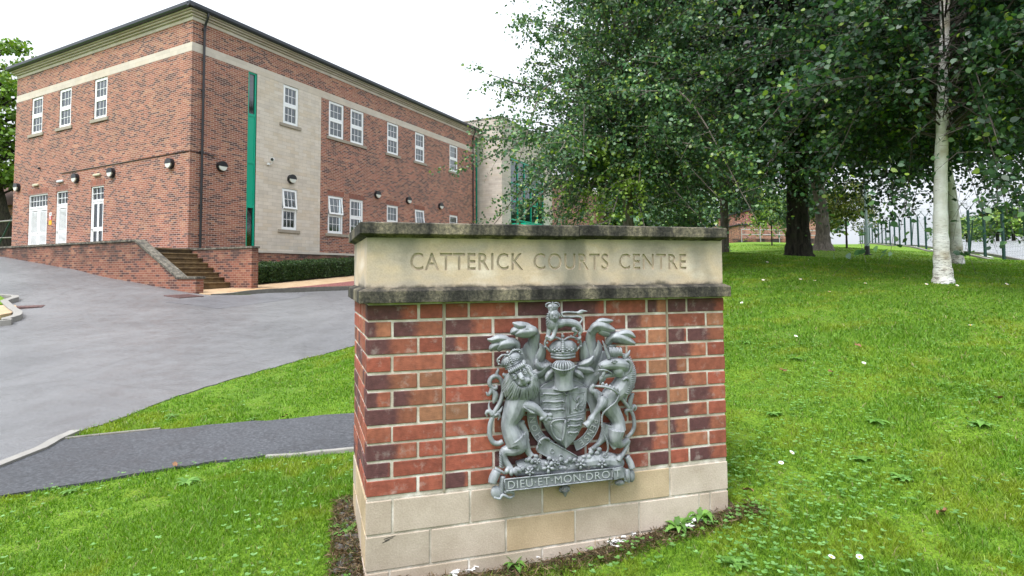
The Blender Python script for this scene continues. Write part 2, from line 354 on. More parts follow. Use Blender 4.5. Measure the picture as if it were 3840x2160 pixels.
rad = np.concatenate([np.linspace(.6, 14, 46), np.geomspace(14.6, 1500, 60)])
ang = np.radians(np.concatenate([np.arange(-62, 62, 1.4), np.arange(62, 298, 6)]))
Vx = np.outer(rad, np.sin(ang)); Vy = np.outer(rad, np.cos(ang))
def Hfar(x, y):
    r = np.hypot(x, y); k = np.minimum(1, 280 / np.maximum(r, 1)); return H(x * k, y * k)
Vz = Hfar(Vx, Vy); na = len(ang)
V = np.vstack([[[0, 0, h(0, 0)]], np.stack([Vx.ravel(), Vy.ravel(), Vz.ravel()], 1)]); F = []
for i in range(len(rad) - 1):
    for j in range(na): a, b = 1 + i * na + j, 1 + i * na + (j + 1) % na; F.append((a, a + na, b + na, b))
mb = MB(); mb.add(V, [tuple(int(x) for x in f) for f in F] + [(0, 1 + j, 1 + (j + 1) % na) for j in range(na)])
o = mb.build('ground', M_lawn, smooth=True); tag(o, 'grassy ground rising towards the building and the trees', kind='structure')

# driveway, path
verge = [G(*p) for p in [(285, 1628), (430, 1580), (663, 1488), (900, 1415), (1150, 1345), (1335, 1297)]]
pathU = [G(*p) for p in [(212, 1660), (285, 1650), (600, 1618), (900, 1590), (1150, 1570), (1335, 1556)]]
pathL = [G(*p) for p in [(0, 1869), (300, 1822), (650, 1762), (1000, 1715), (1335, 1690)]]
kerbN = [G(*p) for p in [(0, 1755), (150, 1695), (212, 1660), (285, 1628)]]
def ext(p, q, d): p, q = np.array(p), np.array(q); u = (q - p) / np.linalg.norm(q - p); return tuple(q + u * d)
vfar = [ext(verge[-2], verge[-1], k) for k in (2, 5)]
vfar += [(3.0, 16.5), (6.5, 26), (9, 38)]
kerb_line = [tuple(AB(a, 4.2)) for a in (-1.6, -1.0, 0, 3, 7, 12, 20, 30)]
road_poly = [ext(kerbN[1], kerbN[0], 3.5), kerbN[0], kerbN[1], kerbN[2], kerbN[3]] + verge[1:] + vfar + kerb_line[::-1] + \
    [tuple(AB(a, b)) for a, b in [(-1.75, 3.75), (-1.75, 3.56), (-1.94, 3.56), (-1.94, 0), (-1.94, -5), (-1.94, -12), (-4, -26)]] + [(-36, 27), (-30, 17)] + \
    [G(0, 1120), G(30, 1146), G(60, 1172), G(83, 1188), G(78, 1202), G(40, 1214), G(0, 1226)] + [(-12.3, 10.6), (-16, 9.5), (-16, -2), (-9, -3)]
def wobble(poly, amp=.025):
    out = []
    for i in range(len(poly)):
        a, b = np.array(poly[i], float), np.array(poly[(i + 1) % len(poly)], float); L = np.linalg.norm(b - a); out.append(tuple(a))
        if L < 8 and np.hypot(*((a + b) / 2)) < 12:
            n_ = np.array([-(b - a)[1], (b - a)[0]]) / max(L, 1e-6)
            for j in range(1, int(L / .12)): t = j / int(L / .12); out.append(tuple(a + (b - a) * t + n_ * random.gauss(0, amp)))
    return out
o = sheet('driveway', wobble(road_poly, .018), .012, M_road, .5, skirt=.12, edge=.3); tag(o, 'worn grey asphalt driveway sweeping up past the steps', kind='structure')
path_poly = [ext(pathL[1], pathL[0], 3), *pathL, ext(pathL[-2], pathL[-1], 2.2), ext(pathU[-2], pathU[-1], 1.8), *pathU[::-1], kerbN[2], kerbN[1], kerbN[0], ext(kerbN[1], kerbN[0], 3.2)]
o = sheet('footpath', wobble(path_poly, .014), .02, M_path, .25, skirt=.12); tag(o, 'narrow dark asphalt path between two strips of lawn', kind='structure')
def ribbon(name, pts, w_, dz, hgt, mat, bevel=.008, side=0):
    """kerb run along pts (xy); hgt above the ground, dz bottom"""
    P = np.array(pts, float); mb = MB(); T = np.gradient(P, axis=0); T /= np.linalg.norm(T, axis=1)[:, None]; N = np.stack([-T[:, 1], T[:, 0]], 1)
    z = H(P[:, 0], P[:, 1]); hg = np.asarray(hgt if hasattr(hgt, '__len__') else [hgt] * len(P)); A = P + N * (w_ * side); B = P + N * (w_ * (side + 1))
    for i in range(len(P) - 1):
        v = []
        for k in (i, i + 1):
            v += [(*A[k], z[k] + dz), (*B[k], z[k] + dz), (*B[k], z[k] + hg[k]), (*A[k], z[k] + hg[k])]
        mb.add(v, [(3, 2, 6, 7), (0, 3, 7, 4), (2, 1, 5, 6)] + ([(0, 1, 2, 3)] if i == 0 else []) + ([(7, 6, 5, 4)] if i == len(P) - 2 else []))
    return mb.build(name, mat, bevel=bevel)
o = ribbon('kerb', spline([ext(kerbN[1], kerbN[0], 3.5), kerbN[0], kerbN[1], kerbN[2], kerbN[3]], 5), .09, -.1, .04, M_kerb, side=-.5)
tag(o, 'low pale kerb between driveway and dark path end', kind='structure')
o = ribbon('kerb', spline(pathU[:3], 6), .03, -.1, .032, M_kerb_old); tag(o, 'thin edging strip between verge tip and dark path', kind='structure')
o = ribbon('kerb', spline([pathL[3], pathL[4], ext(pathL[-2], pathL[-1], 1.2)], 5), .04, -.15, [.026] * 3 + [.036] * 8, M_kerb, side=-1); tag(o, 'thin concrete edging along the near side of the path', kind='structure')
# island on the far left
isl = [G(*p) for p in [(0, 1120), (30, 1146), (60, 1172), (83, 1188), (78, 1202), (40, 1214), (0, 1226)]]
o = ribbon('kerb', spline([(-22, 17), *isl, (-12.3, 10.6), (-16, 9.5)], 4), .15, -.1, .13, M_kerb, side=-1); tag(o, 'rounded pale kerb at the left edge of the driveway', kind='structure')
pv = [G(0, 1162), G(58, 1161), G(66, 1180), G(40, 1192), G(0, 1200)]
o = sheet('paving', [pv[0], pv[1], pv[2], pv[3], pv[4], (-14, 11.5)], .11, M_buff, .4, skirt=.1); tag(o, 'buff paved corner beside the left lawn', kind='structure')
gr = [(-24, 19), G(0, 1128), G(42, 1158), G(0, 1160), (-18, 13.5)]
o = sheet('lawn', gr, .13, M_lawn, .5, skirt=.1); tag(o, 'small lawn corner at the left edge', kind='structure')

# ---------------------------------------------------------------- the court building
YB = 1.0942
def bempty(name): return empty(name, (C0[0], C0[1], 0), YB)
BLD = bempty('court_building'); tag(BLD, 'two-storey red brick court building with cream stone bands and dark eaves', 'building')
def rects(mb, P, u0, u1, z0, z1, holes, reveal=.12, inward=None):
    us = sorted({u0, u1} | {x for hh in holes for x in hh[:2] if u0 < x < u1}); zs = sorted({z0, z1} | {x for hh in holes for x in hh[2:] if z0 < x < z1})
    for i in range(len(us) - 1):
        for j in range(len(zs) - 1):
            a, b, c, d = us[i], us[i + 1], zs[j], zs[j + 1]; mu, mz = (a + b) / 2, (c + d) / 2
            if any(h0 < mu < h1 and g0 < mz < g1 for h0, h1, g0, g1 in holes): continue
            mb.quad(P(a, 0, c), P(b, 0, c), P(b, 0, d), P(a, 0, d))
    for h0, h1, g0, g1 in holes:
        if h0 >= u1 - .01 or h1 <= u0 + .01 or g0 >= z1 - .01 or g1 <= z0 + .01: continue
        g0_, g1_ = max(g0, z0), min(g1, z1)
        mb.quad(P(h0, 0, g0_), P(h0, reveal, g0_), P(h0, reveal, g1_), P(h0, 0, g1_)); mb.quad(P(h1, reveal, g0_), P(h1, 0, g0_), P(h1, 0, g1_), P(h1, reveal, g1_))
        if g1 <= z1: mb.quad(P(h0, 0, g1), P(h0, reveal, g1), P(h1, reveal, g1), P(h1, 0, g1))
        if g0 >= z0: mb.quad(P(h0, reveal, g0), P(h0, 0, g0), P(h1, 0, g0), P(h1, reveal, g0))
PR = lambda u, d, z: (u, d, z)
PL = lambda u, d, z: (d, u, z)
UZ, LZ = (8.0, 9.72), (3.40, 5.19)
RU = [(4.08, 4.90), (6.70, 7.68), (8.13, 9.08), (10.90, 11.86), (13.36, 14.28), (16.94, 17.89)]
LU = [(5.59, 6.58), (8.42, 9.43), (10.91, 11.93)]
DO = [(5.62, 6.59), (8.46, 9.42), (10.18, 11.90)]
GS = (2.36, 2.77)
BH = 10.87; AL = 20.14; LL = 13.43
holesR = [(a, b, *UZ) for a, b in RU] + [(a, b, *LZ) for a, b in RU] + [(*GS, 2.47, 9.72)]
holesL = [(a, b, *UZ) for a, b in LU] + [(a, b, 2.45, 5.17) for a, b in DO]
mb = MB()
rects(mb, PR, 0, 2.36, 2.0, 9.72, holesR); rects(mb, PR, 6.22, AL, 2.47, 9.72, holesR); rects(mb, PR, 0, AL, 10.05, BH, [])
rects(mb, PL, 0, LL, 1.2, 9.72, holesL); rects(mb, PL, 0, LL, 10.05, BH, [])
mb.quad((0, LL, 1), (AL, LL, 1), (AL, LL, BH), (0, LL, BH))
mb.build('wall', M_brick, BLD)
mb = MB(); mb.box(2.36, AL + 10, .0, .3, .4, 2.375); mb.build('plinth', M_brick_low, BLD)['label'] = 'stained brick plinth behind the hedge'
mb = MB(); rects(mb, PR, 2.77, 6.22, 2.47, 9.72, holesR); o = mb.build('stone_panel', M_stone, BLD); o['label'] = 'full-height cream stone wall panel'
mb = MB()
for zz0, zz1 in ((9.72, 10.05),):
    mb.box(-.004, AL, -.004, .2, zz0 + .001, zz1 - .001); mb.box(-.004, .2, .2, LL, zz0 + .001, zz1 - .001)
mb.box(2.80, AL, -.03, .1, 2.376, 2.469); mb.build('stone_band', M_band, BLD)
mb = MB()
PRJ = [(BH, 10.995, .02), (10.996, 11.022, .005), (11.023, 11.078, .08), (11.079, 11.102, .04), (11.103, 11.155, .15), (11.156, 11.175, .1), (11.176, 11.221, .21)]
for z0, z1, p in PRJ: mb.box(-p, 20.75, -p, LL + p, z0, z1)
mb.build('cornice', M_band, BLD, bevel=.006)
mb = MB()
prof = [(.16, 11.222), (.30, 11.222), (.34, 11.28), (.34, 11.40), (.16, 11.40)]
mb.prism([(-p, z) for p, z in prof], 'x', -.34, 20.75); mb.prism([(-p, z) for p, z in prof], 'y', -.339, LL + .339)
mb.build('gutter', M_dark, BLD, bevel=.01)
mb = MB(); e = .3; rz = 13.2
mb.add([(-e, -e, 11.39), (20.6, -e, 11.39), (20.6, LL + e, 11.39), (-e, LL + e, 11.39), (6.7, LL / 2, rz), (20.6, LL / 2, rz)], [(0, 1, 5, 4), (2, 3, 4, 5), (3, 0, 4), (1, 2, 5)])
mb.build('roof', M_dark, BLD)
def drainpipe(x):
    mb = MB(); pts = [(x, -.26, 11.25), (x, -.26, 11.1), (x, -.22, 11.0), (x, -.1, 10.8), (x, -.075, 10.7), (x, -.075, 2.4)]
    mb.tube(pts, .042, 10)
    for z in (10.6, 8.3, 6.0, 4.0, 2.9): mb.tube([(x, -.075, z), (x, -.075, z + .07)], .056, 10); mb.box(x - .05, x + .05, -.06, -.003, z + .01, z + .06)
    return mb.build('drainpipe', M_black, BLD, smooth=False)
drainpipe(.42); drainpipe(19.7)
# black cable run along the wall
mb = MB(); mb.tube([(-.02, 9.0, 5.95), (-.02, 5.0, 5.97), (-.02, .02, 6.0)], .016, 5); mb.tube([(-.02, -.02, 6.0), (.4, -.02, 6.0), (.85, -.02, 5.98), (.9, -.03, 5.9)], .014, 5)
mb.tube([(.86, -.03, 5.98), (1.0, -.04, 6.03), (1.1, -.05, 6.01)], .012, 5)
mb.build('cable', M_black, BLD)
# soldier arches
def arch(P, u0, u1, z0, hgt):
    mb = MB(); a, b = P(u0 - .06, -.004, z0), P(u1 + .06, .05, z0 + hgt)
    mb.box(min(a[0], b[0]), max(a[0], b[0]), min(a[1], b[1]), max(a[1], b[1]), z0 + .002, z0 + hgt); return mb.build('brick_arch', M_soldier, BLD)
for a, b in RU[1:]: arch(PR, a, b, 5.19, .22)
for a, b in DO: arch(PL, a, b, 5.17, .23)
# windows: local frame x along, y inward, z up
def frame_rect(mb, x0, x1, z0, z1, t, y0, y1):
    mb.box(x0, x1, y0, y1, z0, z0 + t); mb.box(x0, x1, y0, y1, z1 - t, z1); mb.box(x0, x0 + t, y0, y1, z0 + t, z1 - t); mb.box(x1 - t, x1, y0, y1, z0 + t, z1 - t)
def sash(w_, z0, z1, parent, name='sash', tilt=0, cols=3):
    """a glazed sash of width w_ between z0 and z1, hinged at its top"""
    mb = MB(); hh = z1 - z0; frame_rect(mb, .045, w_ - .045, -hh, 0, .075, -.02, .04)
    iw = w_ - .24
    for k in range(1, cols): x = .12 + iw * k / cols; mb.box(x - .011, x + .011, .002, .022, -hh + .075, -.075)
    mb.box(.12, w_ - .12, .001, .021, -hh / 2 - .011, -hh / 2 + .011)
    o = mb.build(name, M_white, parent, bevel=.004); o.location = (0, .05, z1); o.rotation_euler = (-tilt, 0, 0)
    g_ = MB(); g_.quad((.1, .012, -hh + .06), (w_ - .1, .012, -hh + .06), (w_ - .1, .012, -.06), (.1, .012, -.06)); p = g_.build('pane', M_glass, o)
    return o
def window(face, u0, u1, z0, z1, sill=True, tilt=0, net=False):
    w_ = u1 - u0; hh = z1 - z0; mb = MB(); frame_rect(mb, .004, w_ - .004, .004, hh - .004, .05, .03, .11); zm = hh * .495
    mb.box(.054, w_ - .054, .035, .105, zm - .03, zm + .03)
    fr = mb.build('window', M_white, BLD, bevel=.004)
    if face == 'R': fr.location = (u0, 0, z0)
    else: fr.location = (0, u1, z0); fr.rotation_euler = (0, 0, -math.pi / 2)
    sash(w_, zm + .02, hh - .045, fr, tilt=tilt); sash(w_, .045, zm - .02, fr)
    c = MB(); c.quad((.03, .24, .02), (w_ - .03, .24, .02), (w_ - .03, .24, hh), (.03, .24, hh)); c.build('curtain', M_net if net else M_curtain, fr)
    return fr
def sill_at(face, u0, u1, z):
    mb = MB(); mb.box(0, u1 - u0, -.05, .1, -.135, 0)
    o = mb.build('sill', M_sill, BLD, bevel=.006); o.location = (u0, 0, z) if face == 'R' else (0, u1, z)
    if face == 'L': o.rotation_euler = (0, 0, -math.pi / 2)
for i, (a, b) in enumerate(RU): window('R', a, b, *UZ, net=(i == 5))
for i, (a, b) in enumerate(RU): window('R', a, b, *LZ, tilt=(.13, .13, 0, 0, .13, 0)[i], net=(i in (3, 4)))
for a, b in LU: window('L', a, b, *UZ)
for z in (UZ[0], LZ[0]):
    for a, b in [(3.90, 5.05), (6.56, 9.26), (10.75, 12.02), (13.2, 14.46), (16.78, 18.06)]: sill_at('R', a, b, z)
for a, b in LU: sill_at('L', a - .17, b + .2, UZ[0])
# doors on the left face
def door(u0, u1, leaves, glazed=False):
    w_ = u1 - u0; hh = 2.72; mb = MB(); frame_rect(mb, .004, w_ - .004, 0, hh - .003, .055, .03, .12); zt = 2.08; mb.box(.055, w_ - .055, .032, .118, zt, zt + .09)
    n = 3 * leaves if not glazed else 3
    for k in range(1, n): x = .055 + (w_ - .11) * k / n; mb.box(x - .012, x + .012, .06, .085, zt + .09, hh - .06)
    mb.box(.055, w_ - .055, .061, .084, (zt + .09 + hh - .055) / 2 - .012, (zt + .09 + hh - .055) / 2 + .012)
    fr = mb.build('door', M_white, BLD, bevel=.004); fr.location = (0, u1, 2.45); fr.rotation_euler = (0, 0, -math.pi / 2)
    g_ = MB(); g_.quad((.05, .09, zt + .08), (w_ - .05, .09, zt + .08), (w_ - .05, .09, hh - .05), (.05, .09, hh - .05)); g_.build('pane', M_glass, fr)
    bk = MB(); bk.quad((.03, .35, 0), (w_ - .03, .35, 0), (w_ - .03, .35, hh), (.03, .35, hh)); bk.build('dark_interior', M_dimroom, fr)
    lw = (w_ - .11) / leaves
    for k in range(leaves):
        x0 = .055 + k * lw + .004; x1 = x0 + lw - .008; q = MB()
        if glazed:
            xm = (x0 + x1) / 2; frame_rect(q, x0, x1, .02, zt - .005, .09, .05, .1); q.box(xm - .06, xm + .06, .051, .099, .11, zt - .095); q.box(x0 + .09, x1 - .09, .049, .101, .85, 1.02)
            lf = q.build('door_leaf', M_white, fr, bevel=.004)
            g2 = MB(); g2.quad((x0 + .05, .08, .1), (x1 - .05, .08, .1), (x1 - .05, .08, zt - .1), (x0 + .05, .08, zt - .1)); g2.build('leaf_glass', M_glass, fr)
        else:
            frame_rect(q, x0, x1, .02, zt - .005, .1, .05, .1); q.box(x0 + .1, x1 - .1, .05, .1, .86, 1.0)
            z = .14
            while z < zt - .13:
                if not (.82 < z < 1.0): q.add([(x0 + .09, .05, z), (x1 - .09, .05, z), (x1 - .09, .09, z + .045), (x0 + .09, .09, z + .045)], [(0, 1, 2, 3)]); q.add([(x0 + .09, .05, z), (x1 - .09, .05, z), (x1 - .09, .052, z - .008), (x0 + .09, .052, z - .008)], [(0, 3, 2, 1)])
                z += .052
            q.build('louvred_leaf', M_white, fr)
    hb = MB(); xh = .055 + (lw if leaves > 1 else .06); hb.box(xh - .05, xh + .02, .0, .05, .93, .96); hb.build('handle', plain('brushed_steel', (.5, .5, .5), .3, 1) if 'brushed_steel' not in MATS else MATS['brushed_steel'], fr)
door(*DO[0], 1, True); door(*DO[1], 1); door(*DO[2], 2)
# green glazed slot
mb = MB(); gw = GS[1] - GS[0]
frame_rect(mb, 0, gw, 0, 7.25, .07, .03, .12)
for z in (1.70, 3.5, 5.44): mb.box(.07, gw - .07, .032, .118, z, z + .1)
fr = mb.build('glazed_slot', M_green, BLD, bevel=.004); fr.location = (GS[0], 0, 2.47)
mb = MB(); mb.box(.07, gw - .07, .05, .1, 1.8, 3.5); mb.box(.07, gw - .07, .05, .1, 3.6, 5.44); mb.build('infill_panel', M_green, fr, bevel=.003)
mb = MB(); mb.quad((.05, .08, .05), (gw - .05, .08, .05), (gw - .05, .08, 1.72), (.05, .08, 1.72)); mb.build('pane', M_glass, fr)
mb = MB(); mb.quad((.05, .08, 5.5), (gw - .05, .08, 5.5), (gw - .05, .08, 7.2), (.05, .08, 7.2)); mb.build('pane', M_glass, fr)
mb = MB(); mb.quad((.0, .5, 0), (gw, .5, 0), (gw, .5, 7.2), (0, .5, 7.2)); mb.build('dark_interior', M_dimroom, fr)
mb = MB(); x0 = AL + .02; x1 = 20.53
frame_rect(mb, x0, x1, 2.4, 10.85, .06, .1, .2)
for z in (4.2, 6.1, 7.9, 9.2): mb.box(x0 + .06, x1 - .06, .1, .2, z, z + .12)
mb.box(x0 + .06, x1 - .06, .12, .18, 9.32, 10.79)
fr = mb.build('glazed_slot', M_green, BLD, bevel=.004); mb = MB(); mb.quad((x0, .16, 2.4), (x1, .16, 2.4), (x1, .16, 9.3), (x0, .16, 9.3)); mb.build('pane', M_glass, fr)
# stone tower and glazed entrance bay: part of the same building
TB = bempty('stone_tower'); tag(TB, 'tall cream stone tower with green framed glazing beyond the brick block', 'building')
mb = MB(); mb.box(20.55, 21.85, -1.83, 9, .5, 12.12); mb.box(21.85, 27.5, -1.83, -1.5, 9.6, 12.12); mb.box(27.5, 29.2, -1.83, 9, .5, 12.12); mb.build('wall', M_tower, TB)
mb = MB(); mb.box(20.5, 29.25, -1.88, 9.05, 12.121, 12.2); mb.build('coping', M_sill, TB)
mb = MB()
for k in range(6): x = 21.87 + k * 1.12; mb.box(x, x + .07, -1.8, -1.7, 1.5, 9.58)
for z in (1.6, 2.9, 4.3, 5.2, 6.5, 7.8, 9.48): mb.box(21.87, 27.48, -1.79, -1.71, z, z + .09)
mb.box(21.8, 28.5, -3.0, -1.8, 4.75, 4.93)
mb.build('glazing_frame', M_green, TB)
mb = MB(); mb.quad((21.87, -1.73, 1.5), (27.5, -1.73, 1.5), (27.5, -1.73, 9.58), (21.87, -1.73, 9.58)); mb.build('pane', M_glass, TB)
mb = MB(); mb.quad((21.87, .5, 1.5), (27.5, .5, 1.5), (27.5, .5, 9.58), (21.87, .5, 9.58)); mb.build('dark_interior', plain('lobby_wall', (.12, .15, .15), .9), TB)
WB = bempty('brick_wing'); tag(WB, 'red brick wing further back behind the birch leaves', 'building')
mb = MB(); mb.box(29.3, 60, -1.5, 9, .5, 9.2); mb.build('wall', M_brick, WB); mb = MB(); mb.box(29.25, 60.2, -1.75, 9.2, 9.201, 9.6); mb.build('cornice', M_band, WB)

# ---------------------------------------------------------------- terrace, steps
def on_building(name, label, cat, kind=None):
    e = bempty(name); return tag(e, label, cat)
T1 = on_building('retaining_wall', 'long brick retaining wall with mossy coping sloping down beside the steps', 'wall')
prof = [(-16, 1.2), (3.484, .6), (3.484, 1.36), (2.61, 1.36), (.28, 2.585), (-16, 2.585)]
mb = MB(); mb.prism([(-b, z) for b, z in prof], 'x', -1.94, -1.69); mb.build('brick_body', M_brick_ret, T1)
mb = MB(); cp = [(-16, 2.587), (.284, 2.587), (2.60, 1.362), (3.52, 1.362), (3.52, 1.43), (2.63, 1.435), (.31, 2.66), (-16, 2.66)]
mb.prism([(-b, z) for b, z in cp], 'x', -1.98, -1.65); mb.build('coping', M_coping, T1, bevel=.008)
T2 = on_building('parapet_wall', 'short flat-topped brick wall on the right of the steps', 'wall')
mb = MB(); mb.box(-.0, .25, -3.45, -.004, .6, 2.36); mb.build('brick_body', M_brick_ret, T2)
mb = MB(); mb.box(-.03, .28, -3.49, -.006, 2.361, 2.43); mb.build('coping', M_coping, T2, bevel=.006)
ST = on_building('stone_steps', 'flight of worn stone steps climbing between two brick walls', 'steps')
M_step = NT('worn_step_stone'); v = M_step.co.outputs['Object']; n1 = M_step.noise(v, 5, 6, .7)
M_step.bump(n1, .3, .01); M_step = M_step.done(M_step.ramp(n1, [(.3, (.055, .035, .015)), (.5, (.13, .085, .04)), (.65, (.2, .14, .06)), (.78, (.28, .22, .13))]), .8)
b = 2.36; z = 1.06
for k in range(8):
    z2 = z + .168; mb = MB(); mb.box(-1.688, -.002, -b, -(b - .6) if k < 7 else .0, z - .2, z2 - .05); mb.box(-1.687, -.003, -(b + .025), -(b - .6), z2 - .049, z2)
    mb.build('step', M_step, ST, bevel=.01); z = z2; b -= .3
mb = MB(); mb.box(-1.69, -.001, -.26, 16, 1.6, 2.42); o = mb.build('terrace', M_kerb_old, None); o.location = (C0[0], C0[1], 0); o.rotation_euler = (0, 0, YB); tag(o, 'paved terrace behind the retaining wall', kind='structure')
# pavement slab in front of the building
def zf_pave(P):
    d = P - C0; a = d @ eR; b = d @ eB
    zk = np.interp(a, [-2, -1.3, -.76, .16, 3.84, 12, 30], [.90, .905, .96, 1.0, 1.0, 1.13, 1.7]); zh = np.interp(a, [-2, 1.7, 7.3, 14, 30], [1.0, 1.07, 1.42, 1.72, 2.3])
    return zk + (zh - zk) * np.clip((4.2 - b) / 3.0, 0, 1)
def sheet_ab(name, ab, dz, mat, label, step=.5, skirt=0, kind='structure'):
    o = sheet(name, [tuple(AB(*p)) for p in ab], dz, mat, step, zf=zf_pave, skirt=skirt); return tag(o, label, kind=kind)
sheet_ab('pavement', [(-1.9, 3.6), (-1.7, 3.45), (-1.69, 2.2), (-.01, 2.2), (-.01, 3.5), (.3, 3.5), (.3, 0), (30, 0), (30, 4.15), (-1.3, 4.15), (-1.9, 4.15)], .012, M_buff, 'buff coloured pavement in front of the building', skirt=.25)
sheet_ab('tactile_paving', [(-1.0, 3.55), (.55, 3.55), (.55, 4.1), (-1.0, 4.1)], .018, M_tact, 'ribbed tactile paving at the foot of the steps')
sheet_ab('gravel_bed', [(.75, 4.1), (1.5, 3.75), (3.4, 3.1), (5.5, 2.75), (9, 2.4), (20, 2.4), (20, 4.1)], .02, M_redg, 'red gravel strip beside the kerb', kind='stuff')
sheet_ab('hedge_bed', [(.3, .02), (20, .02), (20, 1.35), (.3, 1.35)], .02, M_soil, 'dark soil under the hedge')
kp = np.array([AB(a, 4.2) for a in np.linspace(-1.9, 20, 60)]); ka = np.linspace(-1.9, 20, 60); mb = MB()
zt = zf_pave(kp) + .016; zb = H(kp[:, 0], kp[:, 1]) - .1
for i in range(59):
    vv = []
    for k in (i, i + 1):
        p = kp[k]; q = p - eB * .12; vv += [(*p, zb[k]), (*q, zb[k]), (*q, zt[k]), (*p, zt[k])]
    mb.add(vv, [(3, 7, 6, 2), (0, 4, 7, 3)])
o = mb.build('kerb', M_kerb_old); tag(o, 'weathered grey kerb in front of the hedge and red gravel', kind='structure')
# manhole cover
mc = G(690, 1113); mb = MB(); mb.box(-.35, .35, -.35, .35, -.05, .012)
for k in range(6): mb.box(-.3, .3, -.3 + k * .1, -.26 + k * .1, .0121, .017)
o = mb.build('manhole_cover', M_rust); o.location = (*mc, h(*mc) + .02); o.rotation_euler = (0, .0, YB); tag(o, 'rust red square manhole cover in the driveway near the steps', 'manhole cover')
d_ = .4; nx = (h(mc[0] + d_, mc[1]) - h(mc[0] - d_, mc[1])) / (2 * d_); ny = (h(mc[0], mc[1] + d_) - h(mc[0], mc[1] - d_)) / (2 * d_)
o.rotation_mode = 'QUATERNION'; o.rotation_quaternion = Vector((0, 0, 1)).rotation_difference(Vector((-nx, -ny, 1)).normalized()) @ Matrix.Rotation(YB, 3, 'Z').to_quaternion()
mc = G(105, 1154); mb = MB(); mb.box(-.3, .3, -.22, .22, -.05, .012)
for k in range(7): mb.box(-.27 + k * .08, -.23 + k * .08, -.2, .2, .0121, .016)
o = mb.build('drain_grate', M_rust); o.location = (*mc, h(*mc) + .022); o.rotation_euler = (.05, -.02, .5); tag(o, 'dark drain grate by the kerb at the far left', 'drain grate')
# ---------------------------------------------------------------- things fixed to the walls
def lamp_proto():
    r = empty('bulkhead_lamp'); mb = MB(); mb.sphere((0, -.04, 0), (.185, .1, .195), nu=24, nv=14); mb.tube([(0, 0, 0), (0, -.06, 0)], .2, 28)
    mb.add([(math.cos(t) * .2 * k[0], k[1], math.sin(t) * .2 * k[0]) for t in np.linspace(0, math.pi, 15) for k in ((1, -.06), (1, -.15))], [(2 * i, 2 * i + 1, 2 * i + 3, 2 * i + 2) for i in range(14)])
    mb.add([(math.cos(t) * .2, -.15, math.sin(t) * .2) for t in np.linspace(0, math.pi, 15)], [tuple(range(15))])
    mb.build('housing', M_black, r, smooth=False)
    mb = MB(); pts = [(math.cos(t) * .165, math.sin(t) * .165) for t in np.linspace(math.pi, 2 * math.pi, 17)]
    mb.add([(x, -.146 + .0 * z, z) for x, z in pts] + [(0, -.155, -.02)], [(i, i + 1, 17) for i in range(16)]); mb.prism(pts, 'y', -.144, -.1)
    mb.build('diffuser', plain('opal_diffuser', (.62, .63, .58), .4, var=.03), r); return r
LP = [('R', 1.235, 'round black lamp on the brick just right of the drainpipe at the corner'), ('R', 4.54, 'round black lamp on the cream stone panel'), ('R', 10.09, 'round black lamp above the wall sign, nearest the paired windows'),
      ('R', 12.71, 'middle one of the three black lamps on the long brick face'), ('R', 15.88, 'farthest black lamp on the long brick face'),
      ('L', 1.09, 'black lamp on the left face nearest the building corner'), ('L', 5.0, 'black lamp just right of the glazed white door'), ('L', 7.73, 'black lamp between the glazed door and the single louvred door'), ('L', 12.92, 'black lamp at the far left end of the building')]
lp0 = lamp_proto()
for i, (f, t, lb) in enumerate(LP):
    r = lp0 if i == 0 else copy_tree(lp0)
    p = AB(t, 0) if f == 'R' else AB(0, -t); r.location = (p[0], p[1], 5.62); r.rotation_euler = (0, 0, YB if f == 'R' else YB - math.pi / 2); tag(r, lb, 'wall lamp', 'black bulkhead lamps on the building')
o0 = None
for i, (t, z, lb) in enumerate([(11.2, 5.6, 'small yellowed wall light above the double louvred door'), (9.05, 5.6, 'small white wall light above the single louvred door'), (6.1, 5.63, 'small yellowed wall light above the glazed door')]):
    mb = MB(); mb.box(-.24, .24, -.09, 0, -.05, .05); o = mb.build('emergency_light', plain('yellowed_plastic', (.5, .46, .33), .5) if i != 1 else plain('grey_plastic', (.55, .57, .6), .4), bevel=.03)
    p = AB(0, -t); o.location = (p[0], p[1], z); o.rotation_euler = (0, 0, YB - math.pi / 2); tag(o, lb, 'light', 'small lights above the doors')
# warning sign plates between doors
M_red = plain('red_sign', (.6, .06, .06), .5); M_yel = plain('yellow_sign', (.85, .42, .02), .5)
def plate(lb, z0, z1, w_, mat, bars=None, barmat=None):
    r = empty('warning_sign'); p = AB(0, -9.86); r.location = (p[0], p[1], 0); r.rotation_euler = (0, 0, YB - math.pi / 2); mb = MB(); mb.box(-w_ / 2, w_ / 2, -.012, -.002, z0, z1); mb.build('plate', mat, r)
    if bars:
        mb = MB(); [mb.box(-w_ / 2 + .03, w_ / 2 - .03, -.016, -.0125, z, z + .018) for z in bars]; mb.build('lettering_bars', barmat, r)
    tag(r, lb, 'sign', 'small warning signs between the doors')
plate('white warning plate, top of three between the louvred doors', 4.13, 4.27, .2, M_white, [4.17, 4.21], M_black)
plate('red warning plate with white lines between the louvred doors', 3.94, 4.125, .2, M_red, [3.97, 4.01, 4.05, 4.09], M_white)
plate('yellow warning plate, lowest of three between the louvred doors', 3.73, 3.92, .24, M_yel)
